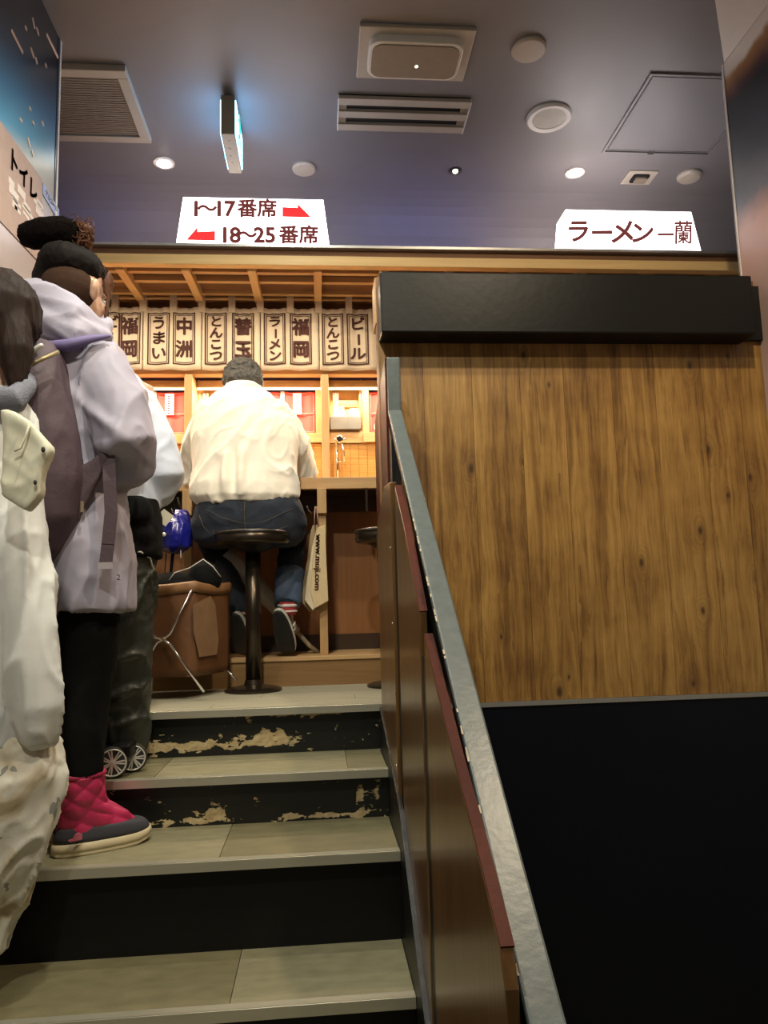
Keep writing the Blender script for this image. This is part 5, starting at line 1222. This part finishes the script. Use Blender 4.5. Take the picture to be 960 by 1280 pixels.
# tote bag on the hook
TX = 3.53
tb = thing('tote_bag', 'beige paper-like tote bag with red vertical lettering hanging on the post hook', 'bag', tuple(P(393, 640, TX)))
fr_pts = [(399, 656), (406.5, 657), (407, 690), (410, 750), (397, 762), (384, 756), (382, 745), (389, 700)]
fb = MB(); f0 = [P(a_, c_, TX - .015) for a_, c_ in ((397, 659), (406.5, 656), (408, 700), (410.5, 751), (393, 761), (388, 740), (391, 700))]
fb.prism(f0, (0, .012, 0)).build('front_panel', M['tote'], tb, bevel=.003)
f1 = [P(a_, c_, TX - .0155) for a_, c_ in ((397, 659), (391, 700), (388, 740), (393, 761), (391, 763), (381, 750), (384, 722), (390, 685))]
MB().prism(f1, (-.004, .03, 0)).build('side_gusset', mat('pale_tote_cotton', (.74, .62, .42), .8), tb, bevel=.002)
f2 = [P(a_, c_, TX + .03) for a_, c_ in ((391, 656), (397, 656), (402, 700), (400, 762), (387, 765), (375, 750), (384, 700), (388, 665))]
MB().prism(f2, (0, .004, 0)).build('back_panel', mat('dull_tote_cotton', (.36, .26, .14), .8), tb, bevel=.002)
for a_, c_ in (((393, 657), (394, 633)), ((398, 659), (396, 633))): MB().tube([P(*a_, TX), P(a_[0] * .5 + c_[0] * .5 - .3, 644, TX + .003), P(*c_, TX + .005)], .0028, 6).build('handle', mat('mauve_cord', (.42, .26, .2), .7), tb, smooth=True)
tm = text_mesh([('www.muji.com', 0, 0, .046, 0, 1, 0)], .001, .02)
p0, p1 = P(396, 738, TX - .016), P(397.5, 668, TX - .016)
L_ = (p1 - p0).length; xs_ = [v_[0] for v_ in tm.v]; wdt = max(xs_) - min(xs_)
d_ = (p1 - p0).normalized(); mtm = Matrix(((d_[2] * 0 + 0, 0, 0, 0),) * 4)
up2 = Vector((-1, 0, 0)); nrm2 = Vector((0, 1, 0))
mtm = Matrix((( -d_[0], 0, d_[2], 0), (0, 1, 0, 0), (-d_[2], 0, -d_[0], 0), (0, 0, 0, 1)))
mtm = mtm @ Matrix.Diagonal((L_ / wdt, 1, .8, 1)); mtm.translation = (p0 + p1) / 2 + Vector((.002, -.0012, 0))
place(tm, mtm).build('lettering', M['totered'], tb)

# glossy blue bag on the other hook
bb = thing('blue_bag', 'glossy ultramarine nylon bag hanging below the counter beside the man', 'bag', tuple(P(222, 640, 3.45)))
q = MB(); q.loft([(P(220, 692, 3.44), .030, .03, 0), (P(220, 684, 3.44), .075, .06, 0), (P(220, 668, 3.44), .085, .07, 0), (P(222, 655, 3.44), .070, .06, 0), (P(226, 645, 3.45), .040, .04, 0), (P(227, 636, 3.46), .02, .02, 0)], 20)
cloth(q, 'bag_body', M['blue'], bb, .008, .012, (0, 0, 1), 12, 3, 3, None, .4)
MB().tube([P(227, 640, 3.45), P(224, 630, 3.48), P(222, 622, 3.53)], .004, 6).build('strap', M['blackcloth'], bb, smooth=True)
for a_, c_ in (((208, 690), (205, 728)), ((216, 692), (213, 722))): MB().bar(P(*a_, 3.44), P(*c_, 3.44), .014 if a_[0] > 210 else .004, .003, up=(0, 1, 0)).build('strap', M['blackcloth'], bb)
MB().tube([P(226, 688, 3.40), P(226, 697, 3.40)], .0025, 6).build('clip', M['silver'], bb)
MB().ell(P(205, 668, 3.36), (.010, .006, .010), None, 8).build('clip', M['silver'], bb)
tg = [P(a_, c_, 3.33) for a_, c_ in ((205, 636), (217, 645), (207, 658), (193, 648))]
MB().prism(tg, (0, .003, 0)).build('square_tag', mat('yellowish_tag_card', (.55, .52, .40), .7), bb, label='pale square swing tag')
MB().tube([P(198, 636, 3.33), P(199, 645, 3.33)], .001, 5).build('tag_string', M['paper'], bb)
# sleeved umbrella leaning under the counter
um = thing('umbrella', 'umbrella in a milky plastic sleeve leaning across behind the stool', 'umbrella', (P(397, 815, 3.72)[0], 3.7, LZ + .13))
u0, u1 = P(283, 690, 3.62), P(385, 805, 3.74)
dd = (u1 - u0)
MB().tube([u0, u0 + dd * .25, u0 + dd * .5, u0 + dd * .72, u0 + dd * .86], [.034, .052, .040, .026, .020], 12).build('plastic_sleeve', M['clearpl'], um, smooth=True)
MB().tube([u0 + dd * .84, u0 + dd * 1.02, P(398, 815, 3.74)], [.012, .011, .008], 10).build('ferrule', mat('tan_umbrella_tip', (.52, .42, .26), .5), um, smooth=True)
MB().tube([u0 - dd * .2, u0], [.006, .008], 8).build('shaft', M['bronze'], um, smooth=True)

for o in list(bpy.data.objects):
    if '_o' in o: del o['_o']
